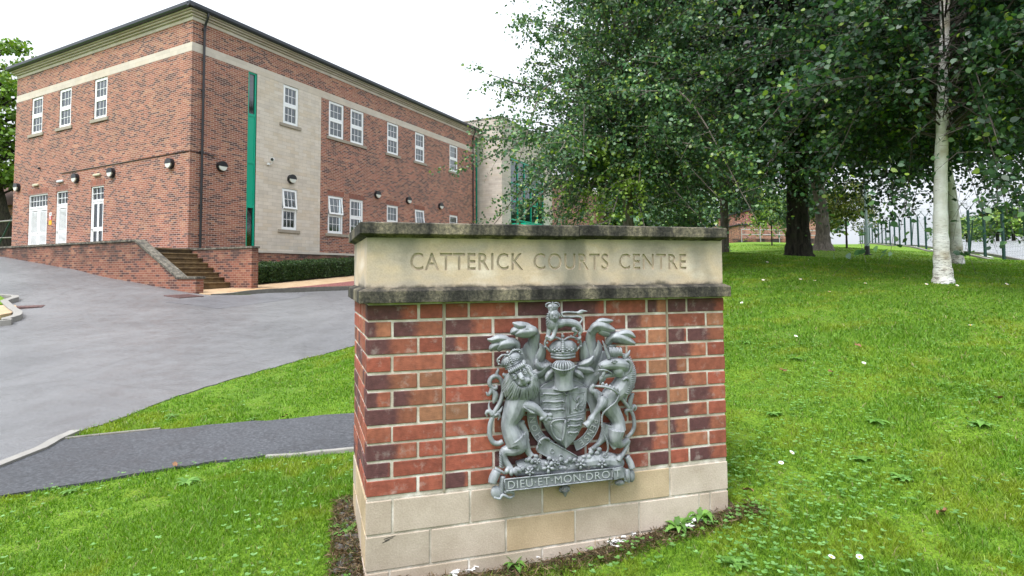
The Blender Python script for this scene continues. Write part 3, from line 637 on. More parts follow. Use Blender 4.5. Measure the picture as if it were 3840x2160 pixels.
# cctv
r = empty('security_camera', (*AB(3.38, 0), 0), YB); tag(r, 'white security camera on a bracket on the cream stone panel', 'camera')
mb = MB(); mb.box(-.09, .0, -.1, .0, 6.04, 6.13); mb.tube([(-.02, -.06, 6.08), (.05, -.14, 6.1), (.06, -.16, 6.22)], .015, 6); mb.build('bracket', M_white, r)
mb = MB(); mb.tube([(.12, -.1, 6.3), (-.02, -.24, 6.26), (-.04, -.26, 6.255)], [.075, .075, .08], 14); mb.build('housing', M_white, r, smooth=False)
mb = MB(); mb.tube([(-.041, -.261, 6.254), (-.055, -.275, 6.25)], [.06, .055], 14); mb.build('lens', M_black, r)
mb = MB(); mb.sphere((0, -.06, 0), .05); mb.box(-.04, .04, -.05, 0, -.04, .04); o = mb.build('alarm_sensor', M_dark); p = AB(0, -10.95); o.location = (p[0], p[1], 6.35); o.rotation_euler = (0, 0, YB - math.pi / 2); tag(o, 'tiny grey sensor high on the left face', 'sensor')
# ---------------------------------------------------------------- the stone and brick sign
YS = .27905; S0 = np.array([-.62589, 2.40535, .53766]); SW, SDEP = 1.794, .665
def sempty(name): return empty(name, tuple(S0), YS)
SG = sempty('entrance_sign'); tag(SG, 'brick and stone entrance sign with carved name and heavy weathered caps', 'sign')
m = NT('facing_brick'); at = m.n('VertexColor'); at.layer_name = 'tint'; sc_ = m.n('SeparateColor'); m.l(at.outputs[0], sc_.inputs[0])
uvn = m.n('UVMap'); su = m.n('SeparateXYZ'); m.l(uvn.outputs[0], su.inputs[0])
v = m.co.outputs['Object']; nz = m.noise(v, 30, 4, .6); nf = m.noise(m.obj((60, 60, 260)), 1, 3, .7); ne = m.noise(v, 14, 5, .7); nb_ = m.noise(v, 5, 3)
a = m.n('Math', operation='MULTIPLY_ADD'); m.l(nz, a.inputs[0]); a.inputs[1].default_value = .22; a.inputs[2].default_value = -.11
b_ = m.n('Math', operation='ADD'); m.l(a.outputs[0], b_.inputs[0]); m.l(su.outputs[0], b_.inputs[1])
sb = m.n('Math', operation='SUBTRACT'); m.l(sc_.outputs[0], sb.inputs[0]); m.l(b_.outputs[0], sb.inputs[1])
mr = m.n('MapRange'); m.l(sb.outputs[0], mr.inputs[0]); mr.inputs[1].default_value = -.13; mr.inputs[2].default_value = .13; mr.interpolation_type = 'SMOOTHSTEP'
red = m.mix((.28, .082, .056), (.3, .145, .085), sc_.outputs[2]); red = m.mix(red, m.ramp(sc_.outputs[1], [(0, (.75, .75, .75)), (1, (1.15, 1.12, 1.1))]), 1, 'MULTIPLY')
c = m.mix(red, (.105, .045, .047), mr.outputs[0])
c = m.mix(c, m.ramp(nz, [(.3, (.6, .58, .58)), (.7, (1.25, 1.2, 1.15))]), .8, 'MULTIPLY')
c = m.mix(c, (.03, .012, .01), m.ramp(nf, [(.24, (1, 1, 1)), (.30, (0, 0, 0))]))
c = m.mix(c, (.5, .45, .42), m.ramp(ne, [(.55, (0, 0, 0)), (.78, (.5, .5, .5))]))
m.bump(nf, .5, .003); M_fb = m.done(c, .8, spec=.3)
m = NT('lime_mortar'); v = m.co.outputs['Object']; n1 = m.noise(v, 8, 5, .6); n2 = m.noise(v, 90, 3)
c = m.ramp(n1, [(.3, (.31, .27, .22)), (.5, (.47, .42, .36)), (.66, (.7, .66, .62))]); m.bump(n2, .6, .004); M_mort = m.done(c, .95, spec=.2)
m = NT('buff_stone'); at = m.n('VertexColor'); at.layer_name = 'tint'; v = m.co.outputs['Object']; n1 = m.noise(v, 4, 5, .6); n2 = m.noise(v, 130, 3, .7); n3 = m.noise(m.obj((.7, 1, 1.3)), 3.2, 5, .7)
c = m.mix(at.outputs[0], m.ramp(n1, [(.3, (.78, .74, .68)), (.7, (1.12, 1.1, 1.08))]), 1, 'MULTIPLY'); c = m.mix(c, m.ramp(n2, [(.3, (.82, .82, .82)), (.7, (1.12, 1.12, 1.12))]), .8, 'MULTIPLY')
c = m.mix(c, (.16, .1, .055), m.ramp(n3, [(.6, (0, 0, 0)), (.78, (.45, .45, .45))])); m.bump(n2, .4, .004); M_buffst = m.done(c, .9, spec=.25)
m = NT('carved_panel_stone'); v = m.co.outputs['Object']; n1 = m.noise(m.obj((1, 1, 2.2)), 2.6, 4, .55); n2 = m.noise(v, 150, 3, .7); n3 = m.noise(m.obj((1.2, 1, .9)), 5, 5, .65); n4 = m.noise(m.obj((1.7, 1, .8)), 2.1, 3, .5)
c = m.ramp(n1, [(.3, (.27, .235, .195)), (.43, (.42, .355, .29)), (.55, (.5, .395, .285)), (.7, (.63, .55, .47))])
c = m.mix(c, (.2, .19, .165), m.ramp(n4, [(.46, (0, 0, 0)), (.6, (.7, .7, .7))]))
sx = m.n('SeparateXYZ'); m.l(v, sx.inputs[0]); dd = m.n('Math', operation='SUBTRACT'); m.l(sx.outputs[0], dd.inputs[0]); dd.inputs[1].default_value = .97
ab_ = m.n('Math', operation='ABSOLUTE'); m.l(dd.outputs[0], ab_.inputs[0]); ad = m.n('Math', operation='MULTIPLY_ADD'); m.l(n3, ad.inputs[0]); ad.inputs[1].default_value = -.085; m.l(ab_.outputs[0], ad.inputs[2])
c = m.mix(c, (.16, .15, .12), m.ramp(ad.outputs[0], [(0, (.5, .5, .5)), (.018, (0, 0, 0))]))
zz = m.n('Math', operation='MULTIPLY_ADD'); m.l(n3, zz.inputs[0]); zz.inputs[1].default_value = -.09; m.l(sx.outputs[2], zz.inputs[2])
c = m.mix(c, (.07, .065, .05), m.ramp(zz.outputs[0], [(.852, (.9, .9, .9)), (.868, (0, 0, 0))]))
c = m.mix(c, m.ramp(n2, [(.3, (.85, .85, .85)), (.7, (1.1, 1.1, 1.1))]), .8, 'MULTIPLY'); m.bump(n2, .3, .003); M_panel = m.done(c, .9, spec=.25)
M_carve = plain('dirty_carving', (.46, .385, .3), .95, var=.3, scale=20)
m = NT('lichened_cap_stone'); v = m.co.outputs['Object']; n1 = m.noise(m.obj((1, .6, .35)), 7, 5, .6); n2 = m.noise(v, 70, 4, .75); n3 = m.noise(v, 220, 2, .8); n4 = m.noise(v, 26, 4, .7)
c = m.ramp(n1, [(.32, (.014, .013, .013)), (.48, (.04, .038, .034)), (.6, (.13, .115, .088)), (.74, (.24, .205, .15))])
c = m.mix(c, m.ramp(n2, [(.3, (.35, .35, .35)), (.5, (1, 1, 1)), (.7, (2, 1.9, 1.7))]), .9, 'MULTIPLY'); c = m.mix(c, (.45, .42, .34), m.ramp(n4, [(.68, (0, 0, 0)), (.74, (.6, .6, .6))]))
m.bump(n2, .7, .006); M_cap = m.done(c, .95, spec=.2)
M_seal = plain('brown_sealant', (.27, .225, .17), .8, var=.2)
TY = {'r': (-.4, .0), 'o': (-.4, .8), 'd': (.98, .0), 'l': (.55, .2), 'm': (.42, .5), 'p': (.75, 0), 's': (.7, .3)}
LPI = ['pr', 'ml', 'lr', 'rr', 'mo', 'lm', 'lo', 'rr', 'lr', 'dr', 'rr']
MID = ['rrdprm', 'lrdrm', 'ldlrro', 'ldrlr', 'rlrdro', 'rdlrl', 'odrlrd', 'rrlrr', 'rrdrom', 'rldrl', 'drrlrd']
RPI = ['dp', 'ro', 'dl', 'lr', 'mr', 'lr', 'ol', 'lr', 'ml', 'mr', 'rl']
FH = [.215, .1025]
bm = MB(); rb = random.Random(3)
def brick(x0, x1, y0, y1, z0, z1, t, flip=False, tr=None):
    x0 += .001; x1 -= .001; z0 += .0008; z1 -= .0008; ext_, org = TY[t]; col = (ext_ + rb.uniform(-.1, .1), rb.random(), min(1, max(0, org + rb.uniform(-.05, .25))), 1); j = .0016
    x0 += rb.uniform(-j, j); x1 += rb.uniform(-j, j); z0 += rb.uniform(-j, j); z1 += rb.uniform(-j, j)
    n0 = len(bm.v); bm.box(x0, x1, y0, y1, z0, z1, col)
    if tr: bm.v[n0:] = [tr(p) for p in bm.v[n0:]]
    bm.uv[-24:] = []
    V8 = [(0, 0), (1, 0), (1, 0), (0, 0), (0, 1), (1, 1), (1, 1), (0, 1)]
    if tr: V8 = [(0, 0), (0, 0), (1, 0), (1, 0), (0, 1), (0, 1), (1, 1), (1, 1)]
    for f in [(0, 3, 2, 1), (4, 5, 6, 7), (0, 1, 5, 4), (1, 2, 6, 5), (2, 3, 7, 6), (3, 0, 4, 7)]: bm.uv += [V8[i] for i in f]
sdir = np.array([-.05, SDEP]) / math.hypot(.05, SDEP)
def TRL(p): x, s_, z = p; return (sdir[0] * s_ - x * sdir[1] * -1 * -1 + 0, sdir[1] * s_ + x * sdir[0] * 1, z) if False else (sdir[0] * s_ + x * sdir[1], sdir[1] * s_ - x * sdir[0], z)
def TRR(p): x, s_, z = p; return (SW - .0 - x, s_, z)
for r_ in range(11):
    z1 = .825 - r_ * .075; z0 = z1 - .065; e = r_ % 2
    def run(types, x, sizes):
        for t, s_ in zip(types, sizes): brick(x, x + s_, 0, .03, z0, z1, t); x += s_ + .01
    run(LPI[r_], 0, [.215, .1025] if e == 0 else [.1025, .215])
    run(MID[r_], .3395, [.1025, .215, .215, .215, .215, .1025] if e == 0 else [.215] * 5)
    run(RPI[r_], 1.4665, [.1025, .215] if e == 0 else [.215, .1025])
    for tr, first in ((TRL, LPI[r_][0]), (TRR, RPI[r_][-1])):
        sizes = [.1025, .215, .215, .1025] if (e == 0) == (tr is TRL) else [.215, .215, .215]; s_ = .0305
        s0 = 0
        for k, L_ in enumerate(sizes): a0 = s0 if k else .0305; brick(0.0, .03, a0, s0 + L_, z0, z1, first if k == 0 else rb.choice('rrldmor'), tr=tr); s0 += L_ + .01
o = bm.build('brick_facing', M_fb, SG, bevel=.0028, attr=True, uv=True)
def plan(e, d=0): return [(-e, -e), (SW - .006, -e), (SW - .006, SDEP + e), (-.05 - e, SDEP + e)]
mb = MB(); mb.prism([(.005, .004), (SW - .005, .004), (SW - .005, SDEP), (-.045, SDEP)], 'z', -.005, .833); mb.build('mortar_core', M_mort, SG)
mb = MB()
for x in (.3276, 1.4546): mb.box(x + .001, x + .0108, -.0015, .02, .0, .832)
mb.build('movement_joint', M_seal, SG)
# plinth
pb = MB(); tints = [(.42, .355, .3), (.46, .395, .34), (.43, .365, .305), (.46, .36, .25), (.43, .34, .235), (.49, .425, .37), (.41, .355, .3)]
rows = [([0, .112, .452, .7915, 1.132, 1.4605, SW], -.0105, -.148), ([0, .2746, .6166, .9542, 1.2889, 1.6262, 1.69, SW], -.158, -.299), ([0, .1, .445, .79, 1.13, 1.47, SW], -.309, -.455), ([0, .3, .9, 1.5, SW], -.465, -.62)]
tt = [[0, 1, 0, 3, 4, 5], [6, 1, 3, 2, 5, 2, 0], [0, 2, 6, 1, 2, 0], [0, 1, 2, 0]]
for (xs, z1, z0), tk in zip(rows, tt):
    for k in range(len(xs) - 1):
        x0 = xs[k] + (.005 if k else 0); x1 = xs[k + 1] - (.005 if k < len(xs) - 2 else 0); c = (*tints[tk[k]], 1); pb.box(x0, x1, 0, .04, z0, z1, c)
    for tr in (TRL, TRR):
        s_ = .0405
        for L_ in (.17, .3, .17):
            n0 = len(pb.v); pb.box(0, .04, s_, s_ + L_ - .008, z0, z1, (*tints[rb.randrange(7)], 1)); pb.v[n0:] = [tr(p) for p in pb.v[n0:]]; s_ += L_
pb.build('stone_plinth', M_buffst, SG, bevel=.003, attr=True)
mb = MB(); mb.prism([(.006, .004), (SW - .006, .004), (SW - .006, SDEP - .003), (-.043, SDEP - .003)], 'z', -.62, -.006); mb.build('mortar_core', M_mort, SG)
# frieze panel with carved lettering
mb = MB(); mb.prism(plan(.003), 'z', .89, 1.125); pan = mb.build('frieze_panel', M_panel, SG)
def text_verts(s, size=1, extrude=.1, offset=0, space=1):
    cu = bpy.data.curves.new('t', 'FONT'); cu.body = s; cu.size = size; cu.extrude = extrude; cu.offset = offset; cu.space_character = space; cu.resolution_u = 4
    ob = bpy.data.objects.new('t', cu); COL.objects.link(ob); bpy.context.view_layer.update()
    me = bpy.data.meshes.new_from_object(ob.evaluated_get(bpy.context.evaluated_depsgraph_get())); V = np.array([v.co[:] for v in me.vertices]); F = [tuple(p.vertices) for p in me.polygons]
    bpy.data.objects.remove(ob); bpy.data.curves.remove(cu); bpy.data.meshes.remove(me); return V, F
cut = MB()
for word, x0, x1 in (('CATTERICK', .182, .704), ('COURTS', .754, 1.141), ('CENTRE', 1.196, 1.575)):
    V, F = text_verts(word, 1, .5, .014, 1.12); mn, mx_ = V.min(0), V.max(0)
    P = (V - mn) / (mx_ - mn); cut.add([(x0 + p[0] * (x1 - x0), -.012 if p[2] > .5 else .006, .974 + p[1] * .079) for p in P], [tuple(reversed(f)) for f in F])
cu = cut.build('cutter', M_carve); cu.parent = SG
bpy.context.view_layer.update()
bo = pan.modifiers.new('b', 'BOOLEAN'); bo.operation = 'DIFFERENCE'; bo.object = cu; bo.solver = 'EXACT'; bo.material_mode = 'TRANSFER'
bmh = bpy.data.meshes.new('tmp'); 
import bmesh
bb = bmesh.new(); bb.from_mesh(cu.data); bmesh.ops.remove_doubles(bb, verts=bb.verts, dist=1e-6); bmesh.ops.recalc_face_normals(bb, faces=bb.faces); bb.to_mesh(cu.data); bb.free()
bb = bmesh.new(); bb.from_mesh(pan.data); bmesh.ops.recalc_face_normals(bb, faces=bb.faces); bb.to_mesh(pan.data); bb.free()
bpy.context.view_layer.update()
me = bpy.data.meshes.new_from_object(pan.evaluated_get(bpy.context.evaluated_depsgraph_get())); pan.modifiers.clear(); pan.data = me
bpy.data.objects.remove(cu)
# caps
def loft(mb, rings):
    n = len(rings[0]); vs = [p for r in rings for p in r]
    fs = [(i * n + k, i * n + (k + 1) % n, (i + 1) * n + (k + 1) % n, (i + 1) * n + k) for i in range(len(rings) - 1) for k in range(n)]
    return mb.add(vs, fs + [tuple(range(n - 1, -1, -1)), tuple(range((len(rings) - 1) * n, len(rings) * n))])
def cap_piece(name, x0, x1, rings, endl, endr):
    """rings: (overhang, z). endl / endr: whether that end also overhangs"""
    out = []
    for e, z in rings:
        a0 = (-e * .75 if endl else x0); a1 = (SW + endr + e * .2 if endr else x1); bk = -.05 if endl else 0
        k = 28; R_ = []
        for i in range(k + 1): R_.append((a0 + (a1 - a0) * i / k, -e + .0009 * math.sin(i * 2.3 + z * 4) + .0006 * math.sin(i * 5.1), z + .0006 * math.sin(i * 1.7)))
        R_ += [(a1, SDEP + e, z), (a0 + bk, SDEP + e, z)]; out.append(R_)
    mb = MB(); loft(mb, out); return mb.build(name, M_cap, SG)
low = [(.0, .8335), (.043, .834), (.0455, .8365), (.0455, .884), (.043, .8875), (.004, .899)]
cap_piece('lower_cap', 0, .9705, low, True, False); cap_piece('lower_cap', .972, SW, low, False, .001)
top = [(.002, 1.117), (.012, 1.124), (.043, 1.131), (.0455, 1.134), (.0455, 1.178), (.043, 1.1815), (.01, 1.186)]
cap_piece('top_cap', 0, .9705, top, True, False); cap_piece('top_cap', .9735, SW, [(a, z + .004) for a, z in top], False, -.014)
# graffiti scratches on the plinth
mb = MB()
for k, (x, z, l_) in enumerate([(.075, -.172, .05), (.08, -.179, .035), (.07, -.186, .03)]): mb.add([(x, -.0012, z), (x + l_, -.0012, z + .01), (x + l_, -.0012, z + .012), (x, -.0012, z + .003)], [(0, 1, 2, 3)])
mb.build('black_scratch_marks', M_black, SG)

# ---------------------------------------------------------------- royal arms in cast metal
m = NT('painted_cast_metal'); v = m.co.outputs['Object']; n1 = m.noise(m.obj((1, 1, .45)), 22, 5, .6); n2 = m.noise(v, 60, 4)
c = m.ramp(n1, [(.3, (.11, .12, .132)), (.45, (.2, .216, .235)), (.7, (.32, .34, .365))]); m.bump(n2, .12, .003)
M_cast = m.done(c, m.ramp(n2, [(.3, (.45,) * 3), (.7, (.62,) * 3)]), .1, .42)
M_cast_lit = plain('lit_letter_metal', (.37, .39, .41), .5, .1, .1)  # lettering coloured lighter, as if lit, so it reads against the field
M_cast_shade = plain('shaded_field_metal', (.19, .205, .22), .6, .1, .3, scale=25)  # garter and scroll field coloured darker, in place of the letters' shadows
M_web = plain('old_cobweb', (.2, .19, .17), .95, var=.4, scale=60)
PX = .00069
def A(x, y, w_=0.):
    px, py = 1750 + x / 1.8114, 1100 + y / 1.8114; r = ray(px, py); ns = np.array([math.sin(YS), -math.cos(YS), 0]); es = np.array([math.cos(YS), math.sin(YS), 0])
    t = np.dot(S0 + ns * w_ - CAMP, ns) / np.dot(r, ns); d = CAMP + r * t - S0; return (float(d @ es), -w_, float(d[2]))
ARMS = sempty('coat_of_arms'); tag(ARMS, 'large grey cast metal coat of arms with lion and unicorn on the brickwork', 'coat of arms')
def T(mb, pts, k=5, n=12):
    """tapered tube through (x, y, w, r): x y r in tracing pixels, w metres off the wall"""
    s_ = spline(pts, k) if len(pts) > 2 else pts
    mb.tube([A(p[0], p[1], p[2]) for p in s_], [max(.0004, p[3] * PX) for p in s_], n); return mb
def B(mb, x, y, w_, rx, ry=None, rw=None, rot=0, n=12):
    ry = ry or rx; rw = rw or min(rx, ry); mb.sphere(A(x, y, w_), (rx * PX, rw * PX, ry * PX), Matrix.Rotation(rot, 3, 'Y'), n, max(6, n * 2 // 3)); return mb
def fuse(mb, name, parent, voxel=.002, sm=2):
    o = mb.build(name, M_cast, parent); r = o.modifiers.new('r', 'REMESH'); r.mode = 'VOXEL'; r.voxel_size = voxel
    s_ = o.modifiers.new('s', 'SMOOTH'); s_.factor = .5; s_.iterations = sm; bpy.context.view_layer.update()
    me = bpy.data.meshes.new_from_object(o.evaluated_get(bpy.context.evaluated_depsgraph_get())); o.modifiers.clear(); me.polygons.foreach_set('use_smooth', [True] * len(me.polygons))
    old = o.data; o.data = me; bpy.data.meshes.remove(old); return o
def sm(mb, name, parent): return mb.build(name, M_cast, parent, smooth=True)
def leaf(name, spine, cup=.35, parent=None, thick=.003, lobes=0, twist=0, mbx=None):
    """curved metal leaf: spine of (x, y, w, halfwidth)"""
    S_ = np.array(spline(spine, 6)); n = len(S_); vs = []; K = 9; TT = np.gradient(S_[:, :2], axis=0); TT /= np.linalg.norm(TT, axis=1)[:, None] + 1e-9
    for i in range(n):
        nx, ny = -TT[i, 1], TT[i, 0]; hw = S_[i, 3]
        if lobes: hw *= 1 + .22 * abs(math.sin(math.pi * lobes * i / n)) - .12
        for k in range(K):
            t = -1 + 2 * k / (K - 1); ww = S_[i, 2] - cup * hw * PX * (t * t) + twist * hw * PX * t + .004 * math.exp(-(t / .12) ** 2) * (hw > 4)
            vs.append(A(S_[i, 0] + nx * hw * t, S_[i, 1] + ny * hw * t, max(.002, ww)))
    fs = [(i * K + k, i * K + k + 1, (i + 1) * K + k + 1, (i + 1) * K + k) for i in range(n - 1) for k in range(K - 1)]
    mb = MB(); mb.add(vs, fs); o = mb.build(name, M_cast, parent or ARMS, smooth=True); so = o.modifiers.new('s', 'SOLIDIFY'); so.thickness = thick; so.offset = 0; return o

# mantling
leaf('mantling_leaf', [(600, 600, .015, 50), (520, 520, .02, 70), (450, 470, .025, 62), (445, 390, .03, 52), (455, 330, .035, 40), (462, 285, .045, 34), (440, 255, .065, 36), (400, 240, .07, 34)], .5)
leaf('plume', [(482, 268, .05, 10), (455, 258, .068, 34), (410, 262, .075, 40), (365, 268, .07, 34), (330, 282, .055, 12)], .7)
leaf('plume', [(440, 232, .05, 12), (410, 222, .06, 22), (370, 222, .07, 30), (340, 212, .062, 22), (312, 200, .05, 3)], .7)
leaf('plume', [(400, 240, .055, 20), (350, 250, .06, 30), (318, 262, .055, 26), (300, 272, .045, 8)], .8)
leaf('mantling_leaf', [(440, 480, .02, 30), (420, 420, .03, 34), (408, 370, .032, 24), (408, 335, .03, 4)], .5, twist=.3)
leaf('mantling_leaf', [(470, 480, .02, 34), (500, 430, .03, 34), (512, 380, .034, 24), (498, 340, .034, 4)], .5, twist=-.3)
leaf('mantling_leaf', [(440, 560, .02, 40), (500, 535, .035, 36), (545, 500, .04, 24), (580, 480, .03, 8)], .6)
leaf('mantling_leaf', [(560, 490, .03, 20), (510, 505, .045, 26), (480, 480, .048, 22), (475, 445, .045, 4)], .7)
leaf('mantling_leaf', [(600, 520, .03, 20), (570, 540, .04, 26), (548, 570, .042, 18), (538, 596, .038, 3)], .6)
leaf('mantling_leaf', [(410, 480, .012, 30), (385, 430, .018, 32), (368, 375, .02, 12)], .4)
leaf('plume', [(348, 400, .03, 10), (330, 350, .055, 34), (290, 340, .068, 38), (240, 350, .068, 34), (205, 385, .05, 18)], .7)
leaf('plume', [(300, 325, .05, 14), (260, 312, .06, 26), (215, 308, .066, 28), (175, 318, .058, 20), (140, 312, .045, 3)], .7)
leaf('plume', [(270, 340, .055, 22), (210, 350, .06, 32), (172, 372, .052, 22), (165, 392, .042, 6)], .8)
leaf('mantling_leaf', [(400, 560, .012, 40), (360, 480, .016, 44), (330, 400, .03, 34), (325, 360, .045, 22)], .4)
# right side
leaf('mantling_leaf', [(740, 600, .015, 50), (800, 520, .02, 66), (850, 460, .025, 58), (850, 380, .03, 46), (840, 310, .038, 34), (855, 255, .055, 30), (900, 225, .068, 34)], .5)
leaf('plume', [(835, 270, .05, 10), (870, 228, .068, 28), (920, 222, .074, 36), (965, 240, .066, 28), (1010, 250, .05, 6)], .7)
leaf('plume', [(870, 210, .05, 12), (910, 190, .062, 20), (955, 190, .064, 18), (995, 185, .052, 3)], .7)
leaf('plume', [(900, 250, .055, 24), (945, 265, .058, 30), (975, 275, .05, 16)], .8)
leaf('mantling_leaf', [(810, 480, .02, 34), (800, 420, .03, 34), (795, 365, .034, 22), (802, 325, .034, 4)], .5, twist=.3)
leaf('mantling_leaf', [(860, 480, .02, 30), (885, 420, .03, 30), (900, 365, .034, 20), (893, 318, .034, 4)], .5, twist=-.3)
leaf('mantling_leaf', [(760, 490, .03, 14), (800, 480, .042, 26), (840, 460, .046, 22), (862, 425, .044, 4)], .6)
leaf('mantling_leaf', [(750, 505, .03, 20), (800, 515, .04, 32), (840, 525, .04, 22), (865, 535, .036, 4)], .6)
leaf('mantling_leaf', [(730, 530, .03, 20), (765, 550, .04, 24), (795, 578, .036, 5)], .6)
leaf('mantling_leaf', [(880, 560, .012, 40), (905, 470, .016, 46), (925, 390, .02, 20)], .4)
leaf('plume', [(950, 350, .03, 14), (985, 305, .05, 34), (1040, 300, .068, 40), (1090, 320, .062, 30), (1145, 345, .048, 8)], .7)
leaf('plume', [(1010, 290, .05, 14), (1060, 275, .062, 24), (1105, 275, .06, 22), (1145, 300, .05, 6)], .7)
leaf('mantling_leaf', [(960, 520, .012, 36), (985, 430, .014, 40), (980, 350, .03, 30)], .4)
leaf('mantling_leaf', [(820, 640, .01, 40), (850, 580, .014, 44), (900, 540, .014, 30)], .3)
leaf('mantling_leaf', [(530, 620, .01, 36), (500, 590, .012, 40), (460, 560, .012, 30)], .3)

# garter ring, buckle strap
def arc_band(mb, cx, cy, r0, r1, t0, t1, w_, th, n=40):
    vs = []
    for i in range(n + 1):
        t = t0 + (t1 - t0) * i / n; c_, s_ = math.sin(t), -math.cos(t)
        for r, ww in ((r0, w_ - th), (r0, w_), (r1, w_), (r1, w_ - th)): vs.append(A(cx + r * c_, cy + r * s_ * 1.02, ww))
    mb.add(vs, [(i * 4 + k, i * 4 + (k + 1) % 4, (i + 1) * 4 + (k + 1) % 4, (i + 1) * 4 + k) for i in range(n) for k in range(4)])
GC = (660, 832); mb = MB(); R_ = math.radians
arc_band(mb, *GC, 182, 250, R_(-160), R_(160), .024, .018)
gb = mb.build('garter', M_cast_shade, ARMS, smooth=False)
mb = MB()
for rr in (186, 246): T(mb, [(GC[0] + rr * math.sin(t), GC[1] - rr * 1.02 * math.cos(t), .025, 3.2) for t in np.linspace(R_(-160), R_(160), 50)], 1, 6)
sm(mb, 'garter_rim', gb)
def glyph(mb, ch, cx, cy, size, ang, w_, th=.004, sx=1.):
    V, F = text_verts(ch, 1, .5); mn, mx_ = V.min(0), V.max(0); V = V - (mn + mx_) / 2; V[:, :2] *= size / .72; V[:, 0] *= sx; c_, s_ = math.cos(ang), math.sin(ang)
    mb.add([A(cx + c_ * p[0] + s_ * p[1], cy + s_ * p[0] - c_ * p[1], w_ + (.006 if p[2] > 0 else -.002)) for p in V], F)
mb = MB()
for wd_ in ((('H', -128), ('O', -112), ('N', -97), ('I', -86)), (('P', 100), ('E', 111), ('N', 122), ('S', 134), ('E', 146))):
    mb = MB()
    for ch, deg in wd_: t = R_(deg); glyph(mb, ch, GC[0] + 215 * math.sin(t), GC[1] - 219 * math.cos(t), 42, t, .024)
    mb.build('garter_lettering', M_cast_lit, gb)
mb = MB(); st = [(505, 1000), (530, 985), (755, 1108), (700, 1176), (480, 1078)]
def plate_px(mb, pts, w0, w1, wf=None):
    n = len(pts); vs = [A(*p, w0) for p in pts] + [A(*p, (w1 if wf is None else wf(*p))) for p in pts]
    mb.add(vs, [tuple(range(n)), tuple(range(2 * n - 1, n - 1, -1))] + [(i, i + n, (i + 1) % n + n, (i + 1) % n) for i in range(n)])
plate_px(mb, st, .02, .042); sp_ = mb.build('strap', M_cast, ARMS, bevel=.002)
mb = MB(); T(mb, [(530, 988, .044, 4), (640, 1045, .044, 4), (755, 1110, .044, 4)]); T(mb, [(482, 1076, .044, 4), (590, 1130, .044, 4), (700, 1174, .044, 4)])
for x, y in ((580, 1072), (640, 1112), (700, 1140)): T(mb, [(x + 13 * math.cos(t), y + 15 * math.sin(t), .044, 3.5) for t in np.linspace(0, 6.28, 14)], 1, 6)
sm(mb, 'strap_rim', sp_)
mb = MB(); T(mb, [(488, 1030, .05, 9), (500, 1000, .055, 9), (530, 982, .055, 9), (556, 990, .05, 9), (560, 1003, .04, 7)]); T(mb, [(488, 1030, .045, 8), (478, 1060, .045, 8), (500, 1085, .04, 7)]); T(mb, [(490, 1000, .058, 5), (510, 1030, .06, 5)])
sm(mb, 'buckle', ARMS)
# shield
def shL(y): return float(np.interp(y, [650, 700, 800, 880, 940, 1000, 1060], [495, 496, 503, 522, 550, 598, 668]))
def shR(y): return float(np.interp(y, [640, 700, 800, 860, 920, 1000, 1060], [818, 816, 808, 798, 778, 730, 670]))
def shw(x, y):
    l_, r = shL(y), shR(y); t = (x - 676) / max(8, (r - l_) / 2); return .058 - .020 * min(1.3, t * t) - .00004 * max(0, y - 900) + (.003 * math.exp(-((x - 676) / 9) ** 2))
mb = MB(); NY, NX = 34, 25; vs = []
for i in range(NY):
    y = 652 + (1060 - 652) * i / (NY - 1)
    for k in range(NX):
        l_, r = shL(y), shR(y); x = l_ + (r - l_) * k / (NX - 1); yy = y + (-8 * (k / (NX - 1)) if i == 0 else 0); vs.append(A(x, yy, shw(x, y)))
fs = [(i * NX + k, i * NX + k + 1, (i + 1) * NX + k + 1, (i + 1) * NX + k) for i in range(NY - 1) for k in range(NX - 1)]
mb.add(vs, fs); edge = [(0, k) for k in range(NX)] + [(i, NX - 1) for i in range(1, NY)] + [(i, 0) for i in range(NY - 2, 0, -1)]
ev = [vs[i * NX + k] for i, k in edge]; n_ = len(ev); mb.add(ev + [(p[0], -.012, p[2]) for p in ev], [(i, (i + 1) % n_, (i + 1) % n_ + n_, i + n_) for i in range(n_)])
SHO = mb.build('shield', M_cast, ARMS, smooth=False)
mb = MB()
def line(pts, r=3.5, lift=.001): T(mb, [(x, y, shw(x, y) + lift, r) for x, y in pts], 3, 6)
line([(676, 690), (676, 860), (672, 1056)], 3); line([(500, 862), (590, 850), (676, 842)], 3); line([(676, 842), (740, 830), (806, 815)], 3)
line([(702, 685), (804, 668)], 3.5); line([(702, 685), (702, 818)], 3.5); line([(702, 818), (804, 800)], 3.5); line([(804, 668), (804, 800)], 3.5); line([(712, 697), (795, 682), (795, 792), (712, 808), (712, 697)], 2)
line([(600, 652), (650, 665), (680, 690), (700, 660), (760, 636)], 7, .006); line([(588, 655), (600, 650)], 6, .004)
def passant(x0, y0, L_, sl=-.06):
    f = lambda t, d: (x0 + L_ * t, y0 + sl * L_ * t + d)
    line([f(0, 8), f(.12, -6), f(.3, -4), f(.6, 2), f(.85, -2), f(.97, 6)], 7, .002); line([f(.04, 0), f(.1, -10)], 7, .003); line([f(.85, -2), f(.98, -16), f(.8, -20), f(.6, -18)], 2.6, .001)
    for t in (.14, .34, .64, .88): line([f(t, 2), f(t + .06, 14), f(t - .02, 22)], 3.4, .001)
for y0 in (690, 742, 795): passant(508, y0, 160)
for y0 in (868, 908, 952): passant(686, y0, 104 - (y0 - 868) * .35, -.14)
line([(752, 795), (745, 770), (760, 745), (750, 720), (765, 705)], 8, .003); line([(750, 740), (728, 720), (722, 700)], 4); line([(755, 755), (780, 735), (785, 712)], 4); line([(748, 775), (725, 790)], 4); line([(756, 775), (778, 788)], 4); line([(760, 765), (788, 765), (790, 745)], 3)
